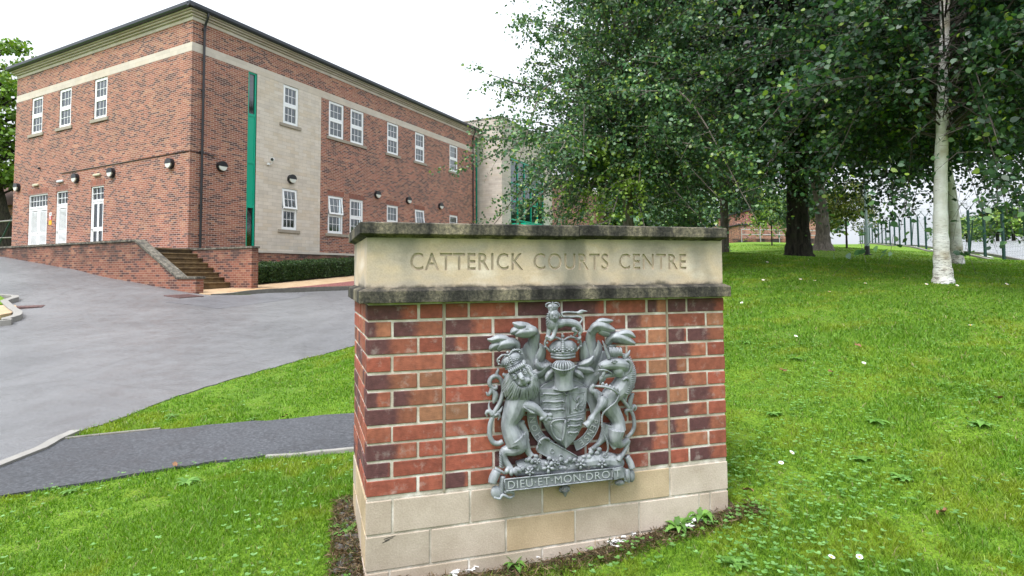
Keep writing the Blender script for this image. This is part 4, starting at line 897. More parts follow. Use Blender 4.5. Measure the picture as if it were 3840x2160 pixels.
for k in range(9): x = 585 + k * 9; line([(x, 885 - k * .8), (x + 2, 905 + k * 9)], 1.6)
line([(570, 890), (590, 868), (640, 858), (672, 860)], 6, .004); line([(572, 890), (580, 940), (610, 985), (645, 1000)], 7, .004); line([(672, 862), (662, 940), (650, 1010)], 8, .006); line([(630, 1008), (665, 1012)], 4)
sm(mb, 'heraldic_charges', SHO)
# helmet
mb = MB(); B(mb, 660, 500, .06, 84, 46, 50); T(mb, [(660, 520, .05, 66), (660, 590, .045, 62), (662, 640, .04, 72)]); B(mb, 655, 645, .035, 86, 30, 34)
hl = fuse(mb, 'helmet', ARMS)
mb = MB()
for k in range(9):
    t = -1 + k / 4; T(mb, [(655 + t * 40, 458, .085 - .012 * t * t, 5.5), (655 + t * 72, 490, .107 - .028 * t * t, 6.5), (656 + t * 60, 530, .105 - .028 * t * t, 6), (658 + t * 20, 560, .088, 4)])
T(mb, [(570, 495, .07, 5), (610, 515, .1, 5), (655, 524, .11, 5), (700, 515, .1, 5), (745, 490, .07, 5)]); sm(mb, 'visor_bars', hl)
# crown
def crown(name, cx, cy, ang, hw, hgt, w_, parent, pearls=7):
    c_, s_ = math.cos(ang), math.sin(ang); X = lambda u, v_: (cx + c_ * u + s_ * v_, cy + s_ * u - c_ * v_)     # u across, v up
    q = MB(); q2 = hw / 95
    def P(u, v_, ww, r): x, y = X(u, v_); return (x, y, w_ + ww * q2, r * q2)
    T(q, [P(-hw * .86, 0, 0, 9), P(-hw * .45, -8 * q2, .028, 9), P(0, -11 * q2, .036, 9), P(hw * .45, -8 * q2, .028, 9), P(hw * .86, 0, 0, 9)])
    T(q, [P(-hw * .86, 20 * q2, 0, 11), P(-hw * .45, 12 * q2, .027, 11), P(0, 9 * q2, .035, 11), P(hw * .45, 12 * q2, .027, 11), P(hw * .86, 20 * q2, 0, 11)])
    T(q, [P(-hw * .9, 36 * q2, 0, 7), P(-hw * .45, 28 * q2, .029, 7), P(0, 25 * q2, .037, 7), P(hw * .45, 28 * q2, .029, 7), P(hw * .9, 36 * q2, 0, 7)])
    x, y = X(0, hgt * .45); B(q, x, y, w_, hw * 1.12, hgt * .42, hw * .55, ang)
    for s2 in (-1, 1):
        T(q, [P(s2 * hw * .9, 34 * q2, .0, 8), P(s2 * hw * 1.3, hgt * .55, .005, 8), P(s2 * hw * 1.2, hgt * .85, .01, 8), P(s2 * hw * .5, hgt * .95, .016, 8), P(0, hgt * .78, .02, 8)])
        for k in range(5): t = k / 4; x, y = X(s2 * hw * (1.32 - .7 * t), hgt * (.5 + .5 * math.sin(t * 1.6))); B(q, x, y, w_ + .012 * q2, 9 * q2, n=8)
    T(q, [P(0, 30 * q2, .042, 8), P(0, hgt * .5, .045, 8), P(0, hgt * .8, .03, 8)])
    for k in range(pearls): t = k / (pearls - 1); x, y = X(0, 34 * q2 + (hgt * .8 - 34 * q2) * t); B(q, x, y, w_ + (.052 - .016 * t * t) * q2, 12 * q2, n=8)
    for u in (-.62, -.3, .3, .62):
        for du, dv in ((0, 22), (-12, 12), (12, 12), (0, 4)): x, y = X(u * hw + du * q2, (36 + dv) * q2); B(q, x, y, w_ + (.036 - .02 * u * u) * q2, 9 * q2, n=8)
    x, y = X(0, hgt); B(q, x, y, w_ + .015 * q2, 13 * q2); 
    return sm(q, name, parent)
crown('crown', 655, 430, -.02, 92, 138, .045, ARMS)
for (cx, w_) in ((545, .05), (765, .05)): pass
# crest lion
mb = MB(); W_ = .06
T(mb, [(600, 195, W_, 34), (625, 205, W_, 34), (665, 198, W_, 26), (705, 200, W_, 28), (745, 215, W_, 28), (765, 240, W_, 20)])
T(mb, [(600, 215, W_ + .01, 24), (600, 250, W_ + .012, 17), (590, 285, W_ + .015, 14), (575, 305, W_ + .02, 16), (562, 312, W_ + .025, 14)]); T(mb, [(570, 200, W_, 26), (560, 250, W_, 18), (552, 292, W_, 15), (545, 305, W_ + .01, 15)])
T(mb, [(760, 225, W_, 22), (775, 255, W_, 15), (765, 275, W_, 11), (770, 300, W_, 10), (755, 312, W_ + .01, 12)]); T(mb, [(735, 225, W_, 20), (725, 250, W_ + .01, 13), (745, 262, W_ + .01, 10), (730, 285, W_, 10)])
B(mb, 590, 150, .075, 40, 44, 36); B(mb, 600, 168, .092, 20, 16, 14); B(mb, 602, 182, .088, 15, 12, 12); T(mb, [(565, 130, .08, 9), (560, 118, .08, 5)]); B(mb, 578, 205, .07, 42, 42, 28)
cl = fuse(mb, 'crest_lion', ARMS, .0017)
mb = MB()
for k in range(16):
    t = R_(100 + k * 16); T(mb, [(592 + 34 * math.cos(t), 160 + 36 * math.sin(t), .086, 5), (590 + 48 * math.cos(t), 172 + 56 * math.sin(t), .082, 5.5), (588 + 50 * math.cos(t + .15), 182 + 70 * math.sin(t + .15), .07, 2)], 4, 6)
B(mb, 580, 143, .098, 6, n=8); B(mb, 606, 143, .098, 6, n=8); B(mb, 596, 160, .106, 8, 6, 6, n=8); sm(mb, 'mane', cl)
mb = MB(); T(mb, [(760, 215, .06, 7), (785, 175, .06, 7), (760, 158, .06, 7), (690, 160, .06, 7), (652, 155, .06, 7), (648, 133, .06, 7), (690, 128, .06, 7), (750, 130, .06, 7), (780, 122, .06, 11), (820, 122, .06, 2)]); B(mb, 770, 130, .062, 26, 10, 8, -.1); sm(mb, 'tail', cl)
crown('crown', 585, 112, -.03, 36, 50, .075, cl, 4)
# ---- supporters
F_ = np.array([372, 572.]); E_ = np.array([.88, -.47]); D_ = np.array([.47, .88])
def FF(e, d): p = F_ + E_ * e + D_ * d; return float(p[0]), float(p[1])
mb = MB()
T(mb, [(375, 640, .045, 70), (345, 720, .04, 74), (320, 800, .04, 72), (288, 880, .038, 54), (305, 950, .04, 62), (335, 1010, .042, 70)])
T(mb, [(335, 990, .05, 62), (365, 1040, .055, 44), (320, 1068, .045, 34), (258, 1070, .035, 32), (252, 1120, .035, 25), (290, 1180, .04, 22), (300, 1200, .048, 24)])
for dx, dy in ((-28, 6), (2, 18), (30, 14), (54, -2)): T(mb, [(300 + dx * .5, 1190 + dy * .4, .05, 16), (300 + dx, 1200 + dy, .06, 15), (302 + dx * 1.15, 1216 + dy, .052, 11)])
T(mb, [(360, 960, .035, 48), (392, 1020, .035, 36), (418, 1075, .04, 22), (440, 1108, .045, 22)])
for dx, dy in ((-30, 20), (-2, 32), (24, 20), (30, -6)): T(mb, [(445 + dx * .5, 1110 + dy * .5, .05, 15), (445 + dx, 1112 + dy, .055, 13), (446 + dx * 1.2, 1120 + dy, .045, 9)])
T(mb, [(380, 760, .06, 48), (430, 765, .075, 34), (470, 785, .08, 30), (510, 820, .085, 22), (535, 838, .088, 24)])
for dx, dy in ((-30, 14), (0, 24), (28, 12), (32, -12)): T(mb, [(535 + dx * .5, 835 + dy * .5, .09, 15), (538 + dx, 838 + dy, .092, 13), (540 + dx * 1.2, 846 + dy, .08, 9)])
T(mb, [(340, 880, .025, 30), (375, 900, .03, 24), (400, 950, .032, 22), (405, 985, .035, 18), (420, 1005, .04, 12)]); T(mb, [(375, 880, .03, 20), (390, 865, .03, 10)])
B(mb, *FF(0, 0), .075, 74, 88, 52, .49, 16); B(mb, *FF(0, -40), .085, 60, 34, 40, .49); B(mb, *FF(2, 26), .112, 32, 26, 24, .49); B(mb, *FF(3, 78), .095, 30, 20, 22, .49); T(mb, [(*FF(0, -30), .115, 18), (*FF(2, 10), .13, 17)])
B(mb, *FF(-24, 34), .108, 22, 18, 18, .49); B(mb, *FF(28, 34), .108, 22, 18, 18, .49)
for s_ in (-1, 1): B(mb, *FF(s_ * 40, -42), .108, 26, 9, 12, .49 + s_ * .3); B(mb, *FF(s_ * 50, 8), .092, 22, 26, 20, .49)
T(mb, [(*FF(-80, -50), .07, 20), (*FF(-96, -72), .075, 12), (*FF(-92, -86), .075, 5)]); T(mb, [(*FF(60, -78), .08, 18), (*FF(70, -100), .08, 8)])
lion = fuse(mb, 'lion', ARMS)
for s_ in (-1, 1):
    mb = MB(); B(mb, *FF(s_ * 39, -24), .116, 14, 10, 9, .49); T(mb, [(*FF(s_ * 39 - 18, -24), .115, 2.5), (*FF(s_ * 39, -36), .122, 3.5), (*FF(s_ * 39 + 18, -26), .115, 2.5)]); T(mb, [(*FF(s_ * 39 - 17, -20), .115, 2.5), (*FF(s_ * 39, -11), .12, 3), (*FF(s_ * 39 + 17, -22), .115, 2.5)]); sm(mb, 'eye', lion)
mb = MB()
B(mb, *FF(0, 10), .132, 20, 12, 10, .49); B(mb, *FF(3, 60), .105, 16, 10, 8, .49)
for s_ in (-1, 1):
    for k in range(3): T(mb, [(*FF(s_ * 12, -34 - k * 3), .118, 3), (*FF(s_ * (22 + k * 3), -50 - k * 6), .112, 3.5), (*FF(s_ * 44, -54 - k * 8), .102, 2)])
sm(mb, 'facial_features', lion)
mb = MB(); rr_ = random.Random(5)
for ring_, (fa, wa, wb, cnt) in enumerate([((82, 94), .085, .062, 34), ((68, 82), .1, .08, 34)]):
    for k in range(cnt):
        t = R_(-42 + (264) * k / (cnt - 1)) + rr_.uniform(-.03, .03)
        e0, d0 = math.cos(t), math.sin(t); k2 = 1.0 if ring_ == 0 else .86
        a_ = FF(e0 * fa[0] * .82, d0 * fa[1] * .82 + 4); b_ = (366 + (a_[0] - 366) * 1.22 + 5 * math.sin(k), 600 + (a_[1] - 600) * 1.22)
        ox, oy = 368 + 122 * math.cos(t - .49) * k2, 634 + 118 * math.sin(t - .49) * k2
        T(mb, [(*a_, wa, 7), (*b_, wa + .006, 9.5), ((b_[0] + ox) / 2 + 7 * math.sin(k * 1.3), (b_[1] + oy) / 2, (wa + wb) / 2 + .006, 10), (ox, oy, wb - .004, 7), (ox + 5 * math.sin(k), oy + 10, wb - .018, 2)], 4, 7)
for k in range(9): T(mb, [(*FF(-56 + k * 14, -62), .115, 8), (*FF(-58 + k * 14 + 4, -76), .117, 8), (*FF(-54 + k * 14, -88), .1, 4)], 3, 7)
sm(mb, 'mane', lion)
crown('crown', 318, 492, -.42, 66, 100, .07, lion, 5)
mb = MB(); T(mb, [(245, 1005, .03, 18), (215, 1020, .03, 17), (178, 1010, .03, 17), (156, 960, .03, 16), (160, 890, .03, 16), (185, 815, .03, 15), (225, 740, .03, 15), (248, 660, .03, 15), (236, 595, .03, 15), (205, 562, .03, 15), (168, 575, .03, 15), (155, 610, .03, 15), (172, 640, .03, 13), (198, 645, .035, 12), (205, 625, .035, 8)], 5, 10)
for s_ in ([(215, 575, .03, 14), (205, 545, .03, 12), (215, 520, .03, 9), (208, 506, .03, 2)], [(170, 625, .03, 12), (165, 665, .03, 14), (145, 690, .03, 10), (132, 670, .03, 4)], [(175, 650, .03, 14), (195, 690, .03, 20), (185, 735, .03, 12), (178, 748, .03, 3)], [(190, 815, .03, 14), (160, 800, .03, 12), (150, 765, .03, 6), (155, 730, .03, 2)], [(195, 815, .03, 14), (225, 800, .03, 12), (245, 765, .03, 3)], [(175, 830, .035, 13), (148, 800, .035, 12), (133, 815, .035, 10), (140, 840, .035, 3)], [(190, 830, .035, 12), (215, 820, .035, 11), (222, 840, .035, 8), (212, 862, .035, 3)]): T(mb, s_, 5, 8)
sm(mb, 'tail', lion)
mb = MB()
for k in range(7): T(mb, [(385 + k * 3, 765 + k * 5, .09, 5), (400 + k * 8, 782 + k * 5, .096, 6), (430 + k * 9, 800 + k * 3, .082, 3)], 3, 6)
sm(mb, 'elbow_fur', lion); mb = MB()
for k in range(4): T(mb, [(305 + k * 14, 845 - k * 16, .083, 2.6), (330 + k * 14, 860 - k * 16, .072, 2.2)], 3, 5)
for k in range(6): T(mb, [(225, 1085 + k * 16, .05, 6), (232, 1100 + k * 16, .055, 7), (250, 1118 + k * 14, .045, 3)], 3, 6)
sm(mb, 'hock_fur', lion)
# unicorn
mb = MB()
T(mb, [(1065, 480, .055, 52), (1075, 560, .05, 62), (1040, 640, .048, 66), (975, 700, .048, 66), (965, 760, .045, 64), (1000, 815, .042, 54), (1025, 870, .042, 50), (1025, 925, .045, 60)])
T(mb, [(1075, 490, .07, 46), (1025, 480, .085, 44), (970, 480, .09, 38), (925, 490, .092, 28), (905, 505, .09, 22)]); T(mb, [(1050, 540, .07, 36), (1000, 545, .075, 24), (950, 558, .08, 17), (915, 575, .078, 14), (910, 600, .07, 8), (902, 620, .06, 4)]); B(mb, 1025, 520, .09, 42, 40, 26)
T(mb, [(1070, 440, .08, 14), (1095, 415, .085, 12), (1110, 385, .08, 4)])
T(mb, [(1015, 925, .055, 62), (1010, 985, .055, 50), (1045, 1025, .05, 28), (1092, 1000, .042, 20), (1086, 1045, .045, 15), (1062, 1090, .05, 16), (1040, 1115, .055, 22), (1030, 1135, .055, 24)])
T(mb, [(965, 890, .03, 46), (945, 950, .03, 38), (905, 1010, .032, 20), (872, 1040, .035, 15), (852, 1062, .035, 20), (835, 1075, .035, 22)]); T(mb, [(965, 970, .04, 26), (990, 1025, .045, 19), (1012, 1050, .05, 20)])
T(mb, [(925, 715, .065, 42), (915, 752, .078, 32), (893, 785, .082, 21), (862, 828, .08, 17), (846, 852, .08, 23), (832, 876, .08, 20), (806, 902, .078, 27)])
T(mb, [(900, 700, .05, 34), (872, 670, .05, 24), (850, 662, .05, 20), (850, 640, .05, 16), (868, 622, .055, 14)])
uni = fuse(mb, 'unicorn', ARMS)
mb = MB(); T(mb, [(968, 442, .1, 14), (945, 385, .1, 10), (922, 320, .1, 2)], 6, 10)
for k in range(13): t = k / 13; x, y = 968 - 44 * t, 440 - 116 * t; T(mb, [(x - (13 - 11 * t), y + 4, .1, 2.4), (x, y + 1, .1 + (13 - 11 * t) * PX, 2.6), (x + (13 - 11 * t), y - 4, .1, 2.4)], 3, 5)
sm(mb, 'horn', uni)
mb = MB(); B(mb, 1003, 468, .116, 15, 10, 8); T(mb, [(982, 472, .112, 3), (1003, 455, .12, 4), (1026, 466, .112, 3)]); B(mb, 916, 490, .108, 6, 7, 5); B(mb, 930, 545, .1, 12, 24, 8, .3); T(mb, [(890, 522, .095, 6), (930, 520, .105, 6), (965, 530, .1, 6), (990, 548, .09, 5)])
for k in range(5): T(mb, [(925 + k * 7, 560, .085, 4), (915 + k * 6, 590, .08, 4), (905 + k * 3, 615, .06, 2)], 3, 5)
T(mb, [(1070, 460, .09, 9), (1100, 455, .095, 12), (1118, 490, .095, 10), (1105, 530, .09, 8), (1080, 560, .085, 7)], 5, 8); T(mb, [(1060, 590, .09, 8), (1085, 575, .095, 10), (1100, 595, .09, 9), (1085, 640, .085, 7), (1060, 660, .08, 4)], 5, 8)
sm(mb, 'facial_features', uni)
mb = MB()
for k in range(22):
    t = k / 21; x = 1060 + 75 * math.sin(t * 2.3 + .25); y = 410 + 265 * t; T(mb, [(x - 34, y - 4, .085, 8), (x - 14, y + 6, .085, 8), (x + 6, y + 4, .07, 7), (x + 16, y - 8, .055, 3)], 4, 7)
for k in range(7): T(mb, [(985 + k * 11, 430 - k, .1, 7), (978 + k * 12, 400, .105, 9), (975 + k * 12, 376 + (k % 2) * 6, .1, 7), (966 + k * 12, 368, .09, 3)], 4, 7)
sm(mb, 'mane', uni)
mb = MB(); T(mb, [(872, 630, .09, 8), (930, 634, .115, 8), (990, 652, .112, 8), (1035, 690, .095, 8)], 5, 8)
for k in range(5): x, y = 925 + k * 24, 612 + k * 9; T(mb, [(x - 10, y + 18, .108, 5), (x, y - 4, .11, 7), (x + 10, y + 20, .108, 5)], 3, 6)
sm(mb, 'coronet_collar', uni)
ch_ = spline([(1035, 695, .1, 0), (1010, 740, .098, 0), (965, 778, .095, 0), (925, 820, .09, 0), (918, 880, .085, 0), (930, 950, .08, 0), (955, 1010, .075, 0), (960, 1060, .065, 0), (948, 1085, .06, 0)], 8); mb = MB()
for i, p in enumerate(ch_): B(mb, p[0], p[1], p[2], 8.5 if i % 2 else 6, 6 if i % 2 else 8, 6, n=8)
T(mb, [(942 + 14 * math.cos(t), 1100 + 14 * math.sin(t), .06, 5) for t in np.linspace(0, 6.28, 12)], 1, 6); sm(mb, 'chain', uni)
mb = MB(); T(mb, [(1080, 985, .03, 14), (1118, 950, .03, 15), (1138, 900, .03, 14), (1130, 830, .03, 13), (1100, 775, .03, 13), (1060, 725, .03, 13), (1045, 700, .03, 10)], 5, 9)
for s_ in ([(1115, 800, .03, 14), (1135, 765, .03, 14), (1148, 780, .03, 10), (1140, 800, .03, 3)], [(1105, 790, .03, 14), (1080, 800, .03, 12), (1090, 835, .03, 3)], [(1110, 780, .03, 14), (1110, 735, .03, 18), (1125, 690, .03, 15), (1140, 685, .035, 3)], [(1100, 770, .03, 12), (1075, 740, .03, 12), (1085, 690, .03, 14), (1110, 650, .03, 12), (1135, 635, .03, 8), (1130, 620, .03, 3)]): T(mb, s_, 5, 8)
sm(mb, 'tail', uni)
# compartment with flowers
mb = MB(); T(mb, [(340, 1180, .02, 40), (430, 1160, .024, 42), (540, 1170, .024, 40), (660, 1180, .022, 34), (780, 1150, .024, 46), (900, 1130, .026, 56), (1000, 1140, .026, 52), (1050, 1160, .024, 36)]); T(mb, [(340, 1215, .025, 25), (700, 1200, .025, 25), (1040, 1170, .025, 25)])
rr_ = random.Random(11)
for _ in range(46): x = rr_.uniform(380, 1030); y = 1205 - (x - 380) * .05 - rr_.uniform(0, 75); B(mb, x, y, .042 + rr_.uniform(0, .012), rr_.uniform(9, 20), rr_.uniform(8, 16), 10)
for x, y in ((830, 1110), (845, 1080), (865, 1050), (885, 1085), (900, 1060)): B(mb, x, y, .045, 20, 16, 14)
comp = fuse(mb, 'grassy_mound', ARMS, .002, 1)
for cx, cy, r_ in ((555, 1180, 44), (775, 1158, 38), (430, 1212, 32), (920, 1158, 34), (480, 1140, 22), (600, 1150, 28)):
    mb = MB()
    for k in range(5):
        t = R_(72 * k + 20); T(mb, [(cx + r_ * .2 * math.cos(t), cy + r_ * .2 * math.sin(t), .064, 5), (cx + r_ * .65 * math.cos(t), cy + r_ * .65 * math.sin(t), .068, r_ * .26), (cx + r_ * math.cos(t), cy + r_ * math.sin(t), .06, r_ * .16)], 4, 8)
        T(mb, [(cx, cy, .06, 3), (cx + r_ * 1.1 * math.cos(t + .63), cy + r_ * 1.1 * math.sin(t + .63), .058, 2)], 1, 5)
    B(mb, cx, cy, .07, r_ * .25, n=8); sm(mb, 'carved_rose', ARMS)
# motto scroll
def MQ(s_, t): return (258 + (1000 - 258) * s_ + 6 * t, 1262 + (1186 - 1262) * s_ + 84 * t - 8 * s_ * t)
mb = MB(); vs = []
for i in range(13):
    s_ = i / 12
    for t, ww in ((0, .03), (0, .062), (1, .062), (1, .03)): x, y = MQ(s_, t); vs.append(A(x, y, ww + .004 * math.sin(s_ * 3.1)))
mb.add(vs, [(i * 4 + k, i * 4 + (k + 1) % 4, (i + 1) * 4 + (k + 1) % 4, (i + 1) * 4 + k) for i in range(12) for k in range(4)] + [(0, 1, 2, 3), (48, 51, 50, 49)])
sc1 = mb.build('motto_scroll', M_cast_shade, ARMS)
mb = MB(); plate_px(mb, [(990, 1188), (1062, 1174), (1070, 1252), (1000, 1270)], .03, .074); plate_px(mb, [(1060, 1180), (1110, 1205), (1108, 1290), (1070, 1275)], .02, .055); mb.build('folded_end', M_cast, sc1, bevel=.002)
mb = MB()
for t in (.03, .97): T(mb, [(*MQ(s_, t), .066 + .004 * math.sin(s_ * 3.1), 5) for s_ in np.linspace(0, 1, 8)], 1, 6)
T(mb, [(*MQ(0, t), .066, 4) for t in np.linspace(0, 1, 4)], 1, 6)
for s2 in ([(150, 1290), (165, 1230), (195, 1195)], [(215, 1235), (230, 1290), (232, 1340)]): pass
T(mb, [(205, 1205, .045, 30), (182, 1255, .05, 31), (172, 1292, .055, 26)], 5, 14); T(mb, [(190, 1190, .05, 12), (225, 1205, .055, 10), (262, 1225, .05, 8)], 5, 8); T(mb, [(245, 1240, .045, 18), (238, 1300, .045, 20), (235, 1360, .045, 18)], 5, 10)
B(mb, 200, 1352, .05, 36, 44, 22, -.3); T(mb, [(185, 1385, .06, 8), (225, 1395, .062, 8), (245, 1370, .062, 10), (290, 1388, .055, 9), (322, 1375, .045, 6)], 5, 8); T(mb, [(255, 1350, .05, 10), (300, 1345, .05, 14), (322, 1365, .045, 8)], 5, 8)
T(mb, [(1085, 1105, .035, 22), (1110, 1150, .04, 24), (1125, 1190, .045, 22)], 5, 12); T(mb, [(1085, 1195, .05, 14), (1090, 1240, .055, 15), (1095, 1275, .05, 12)], 5, 10); B(mb, 1120, 1240, .035, 26, 44, 16); B(mb, 1040, 1285, .04, 40, 20, 18)
sm(mb, 'scroll_curls', sc1)
V, F = text_verts('DIEU\u00b7ET\u00b7MON\u00b7DROIT', 1, .5, 0, 1.12); mn, mx_ = V.min(0), V.max(0); P = (V - mn) / (mx_ - mn); mb = MB()
def MT(p):
    s_ = .028 + p[0] * 1.03; t = .84 - p[1] * .66; x, y = MQ(s_, t); return A(x, y, (.069 if s_ < .985 else .08) + .004 * math.sin(s_ * 3.1) * (s_ < .985) - (.006 if p[2] < .5 else 0))
mb.add([MT(p) for p in P], F); mb.build('motto_lettering', M_cast_lit, sc1)
mb = MB(); B(mb, 665, 1330, .03, 42, 26, 22); T(mb, [(665, 1335, .03, 30), (668, 1362, .03, 14), (670, 1382, .03, 4)], 4, 10); sm(mb, 'pendant', ARMS)
mb = MB(); rr_ = random.Random(2)
for cx, cy, n_, s_ in ((665, 1325, 16, 42), (1045, 1275, 22, 60), (1085, 965, 14, 26), (800, 1190, 14, 40), (640, 1195, 10, 60)):
    for _ in range(n_):
        x, y = cx + rr_.uniform(-s_, s_), cy + rr_.uniform(-s_, s_) * .5; T(mb, [(x, y, .06, .7), (x + rr_.uniform(-22, 22), y + rr_.uniform(-16, 16), .07, .7), (x + rr_.uniform(-40, 40), y + rr_.uniform(-20, 30), .055, .6)], 3, 4)
mb.build('cobwebs', M_web, ARMS)
# ---------------------------------------------------------------- vegetation
def leafmat(name, trans=.3, rough=.42, spec=.5):
    m = NT(name); at = m.n('VertexColor'); at.layer_name = 'tint'; m.l(at.outputs[0], m.b.inputs['Base Color']); m.b.inputs['Roughness'].default_value = rough; m.b.inputs['Specular IOR Level'].default_value = spec
    t = m.n('BsdfTranslucent'); hs = m.n('HueSaturation'); hs.inputs['Value'].default_value = 1.5; hs.inputs['Saturation'].default_value = 1.1; m.l(at.outputs[0], hs.inputs['Color']); m.l(hs.outputs[0], t.inputs[0])
    mx = m.n('MixShader'); mx.inputs[0].default_value = trans; m.l(m.b.outputs[0], mx.inputs[1]); m.l(t.outputs[0], mx.inputs[2]); m.l(mx.outputs[0], m.t.nodes['Material Output'].inputs['Surface']); return m.m
M_leaf = leafmat('birch_leaf', .22, .44, .5); M_leafd = leafmat('dense_leaf', .06, .45, .4); M_grass = leafmat('grass_blade', .3, .5, .3)
def barkmat(name, white=True):
    m = NT(name); v = m.co.outputs['Object']
    if white:
        n1 = m.noise(m.obj((5, 5, 28)), 1, 5, .7); n2 = m.noise(m.obj((1, 1, 1.2)), 3, 4); n3 = m.noise(m.obj((10, 10, 90)), 1, 3, .6); n4 = m.noise(v, 6, 4)
        c = m.ramp(n2, [(.3, (.5, .44, .35)), (.42, (.7, .67, .63)), (.6, (.84, .83, .83))]); c = m.mix(c, (.035, .025, .02), m.ramp(n1, [(.66, (0, 0, 0)), (.72, (.9, .9, .9))])); c = m.mix(c, (.25, .16, .1), m.ramp(n3, [(.62, (0, 0, 0)), (.7, (.6, .6, .6))]))
        sz_ = m.n('SeparateXYZ'); m.l(v, sz_.inputs[0]); lw = m.n('MapRange'); m.l(sz_.outputs[2], lw.inputs[0]); lw.inputs[1].default_value = 1.0; lw.inputs[2].default_value = .0; n5 = m.noise(m.obj((14, 14, 55)), 1, 5, .75); ml = m.n('Math', operation='MULTIPLY'); m.l(lw.outputs[0], ml.inputs[0]); m.l(m.ramp(n5, [(.5, (0, 0, 0)), (.6, (1, 1, 1))]), ml.inputs[1]); c = m.mix(c, (.09, .07, .055), ml.outputs[0]); c = m.mix(c, (.3, .27, .2), m.ramp(n4, [(.6, (0, 0, 0)), (.75, (.5, .5, .5))])); m.bump(n1, .6, .02)
    else:
        n1 = m.noise(m.obj((14, 14, 2.2)), 1, 5, .7); n2 = m.noise(v, 3, 4); c = m.ramp(n1, [(.35, (.012, .011, .01)), (.65, (.07, .06, .05))]); c = m.mix(c, (.05, .06, .03), m.ramp(n2, [(.5, (0, 0, 0)), (.7, (.5, .5, .5))])); m.bump(n1, 1, .03)
    return m.done(c, .9, spec=.2)
M_birch = barkmat('white_birch_bark'); M_bark = barkmat('dark_bark', False); M_twig = plain('brown_twig', (.06, .048, .04), .8)
M_greybark = NT('grey_brown_bark'); n1 = M_greybark.noise(M_greybark.obj((10, 10, 3)), 1, 5, .7); M_greybark.bump(n1, .8, .03); M_greybark = M_greybark.done(M_greybark.ramp(n1, [(.35, (.06, .05, .04)), (.65, (.19, .16, .14))]), .9)
def leaves(P, size, tint, name, parent, mat, droop=.5, R=None, flat=0., asp=.8, up=.5):
    """one kite-shaped, slightly folded face pair per point"""
    R = R or rng; n = len(P); ax = R.normal(size=(n, 3)); ax[:, 2] = ax[:, 2] * .6 - droop * 1.4; ax /= np.linalg.norm(ax, axis=1)[:, None]
    nr = R.normal(size=(n, 3)); nr[:, 2] += up; nr -= ax * (nr * ax).sum(1)[:, None]; nr /= np.linalg.norm(nr, axis=1)[:, None]; sd_ = np.cross(ax, nr)
    s = (size * R.uniform(.65, 1.25, n))[:, None]; a = P; b = P + ax * s * .22 + sd_ * s * asp * .42 + nr * s * .07; b2 = P + ax * s * .6 + sd_ * s * asp * .42 + nr * s * .09; c = P + ax * s - nr * s * .05; d2 = P + ax * s * .6 - sd_ * s * asp * .42 + nr * s * .09; d = P + ax * s * .22 - sd_ * s * asp * .42 + nr * s * .07
    V = np.stack([a, b, b2, c, d2, d], 1).reshape(-1, 3); i = np.arange(n)[:, None] * 6; F = i + np.arange(6)[None]
    return np_mesh(name, V, F, mat, parent, tint)
def tints(n, cols, wts, R, jit=.25):
    c = np.array(cols)[R.choice(len(cols), n, p=np.array(wts) / sum(wts))]; return c * R.uniform(1 - jit, 1 + jit, (n, 1))
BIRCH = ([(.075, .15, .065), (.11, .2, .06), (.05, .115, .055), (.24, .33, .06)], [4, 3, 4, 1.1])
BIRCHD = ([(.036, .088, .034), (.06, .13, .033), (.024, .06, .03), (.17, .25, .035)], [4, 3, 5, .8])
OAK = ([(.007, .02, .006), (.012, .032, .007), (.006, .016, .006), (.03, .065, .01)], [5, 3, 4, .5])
LIGHT = ([(.13, .23, .03), (.17, .28, .035), (.09, .17, .025), (.22, .3, .04)], [4, 3, 3, 1])
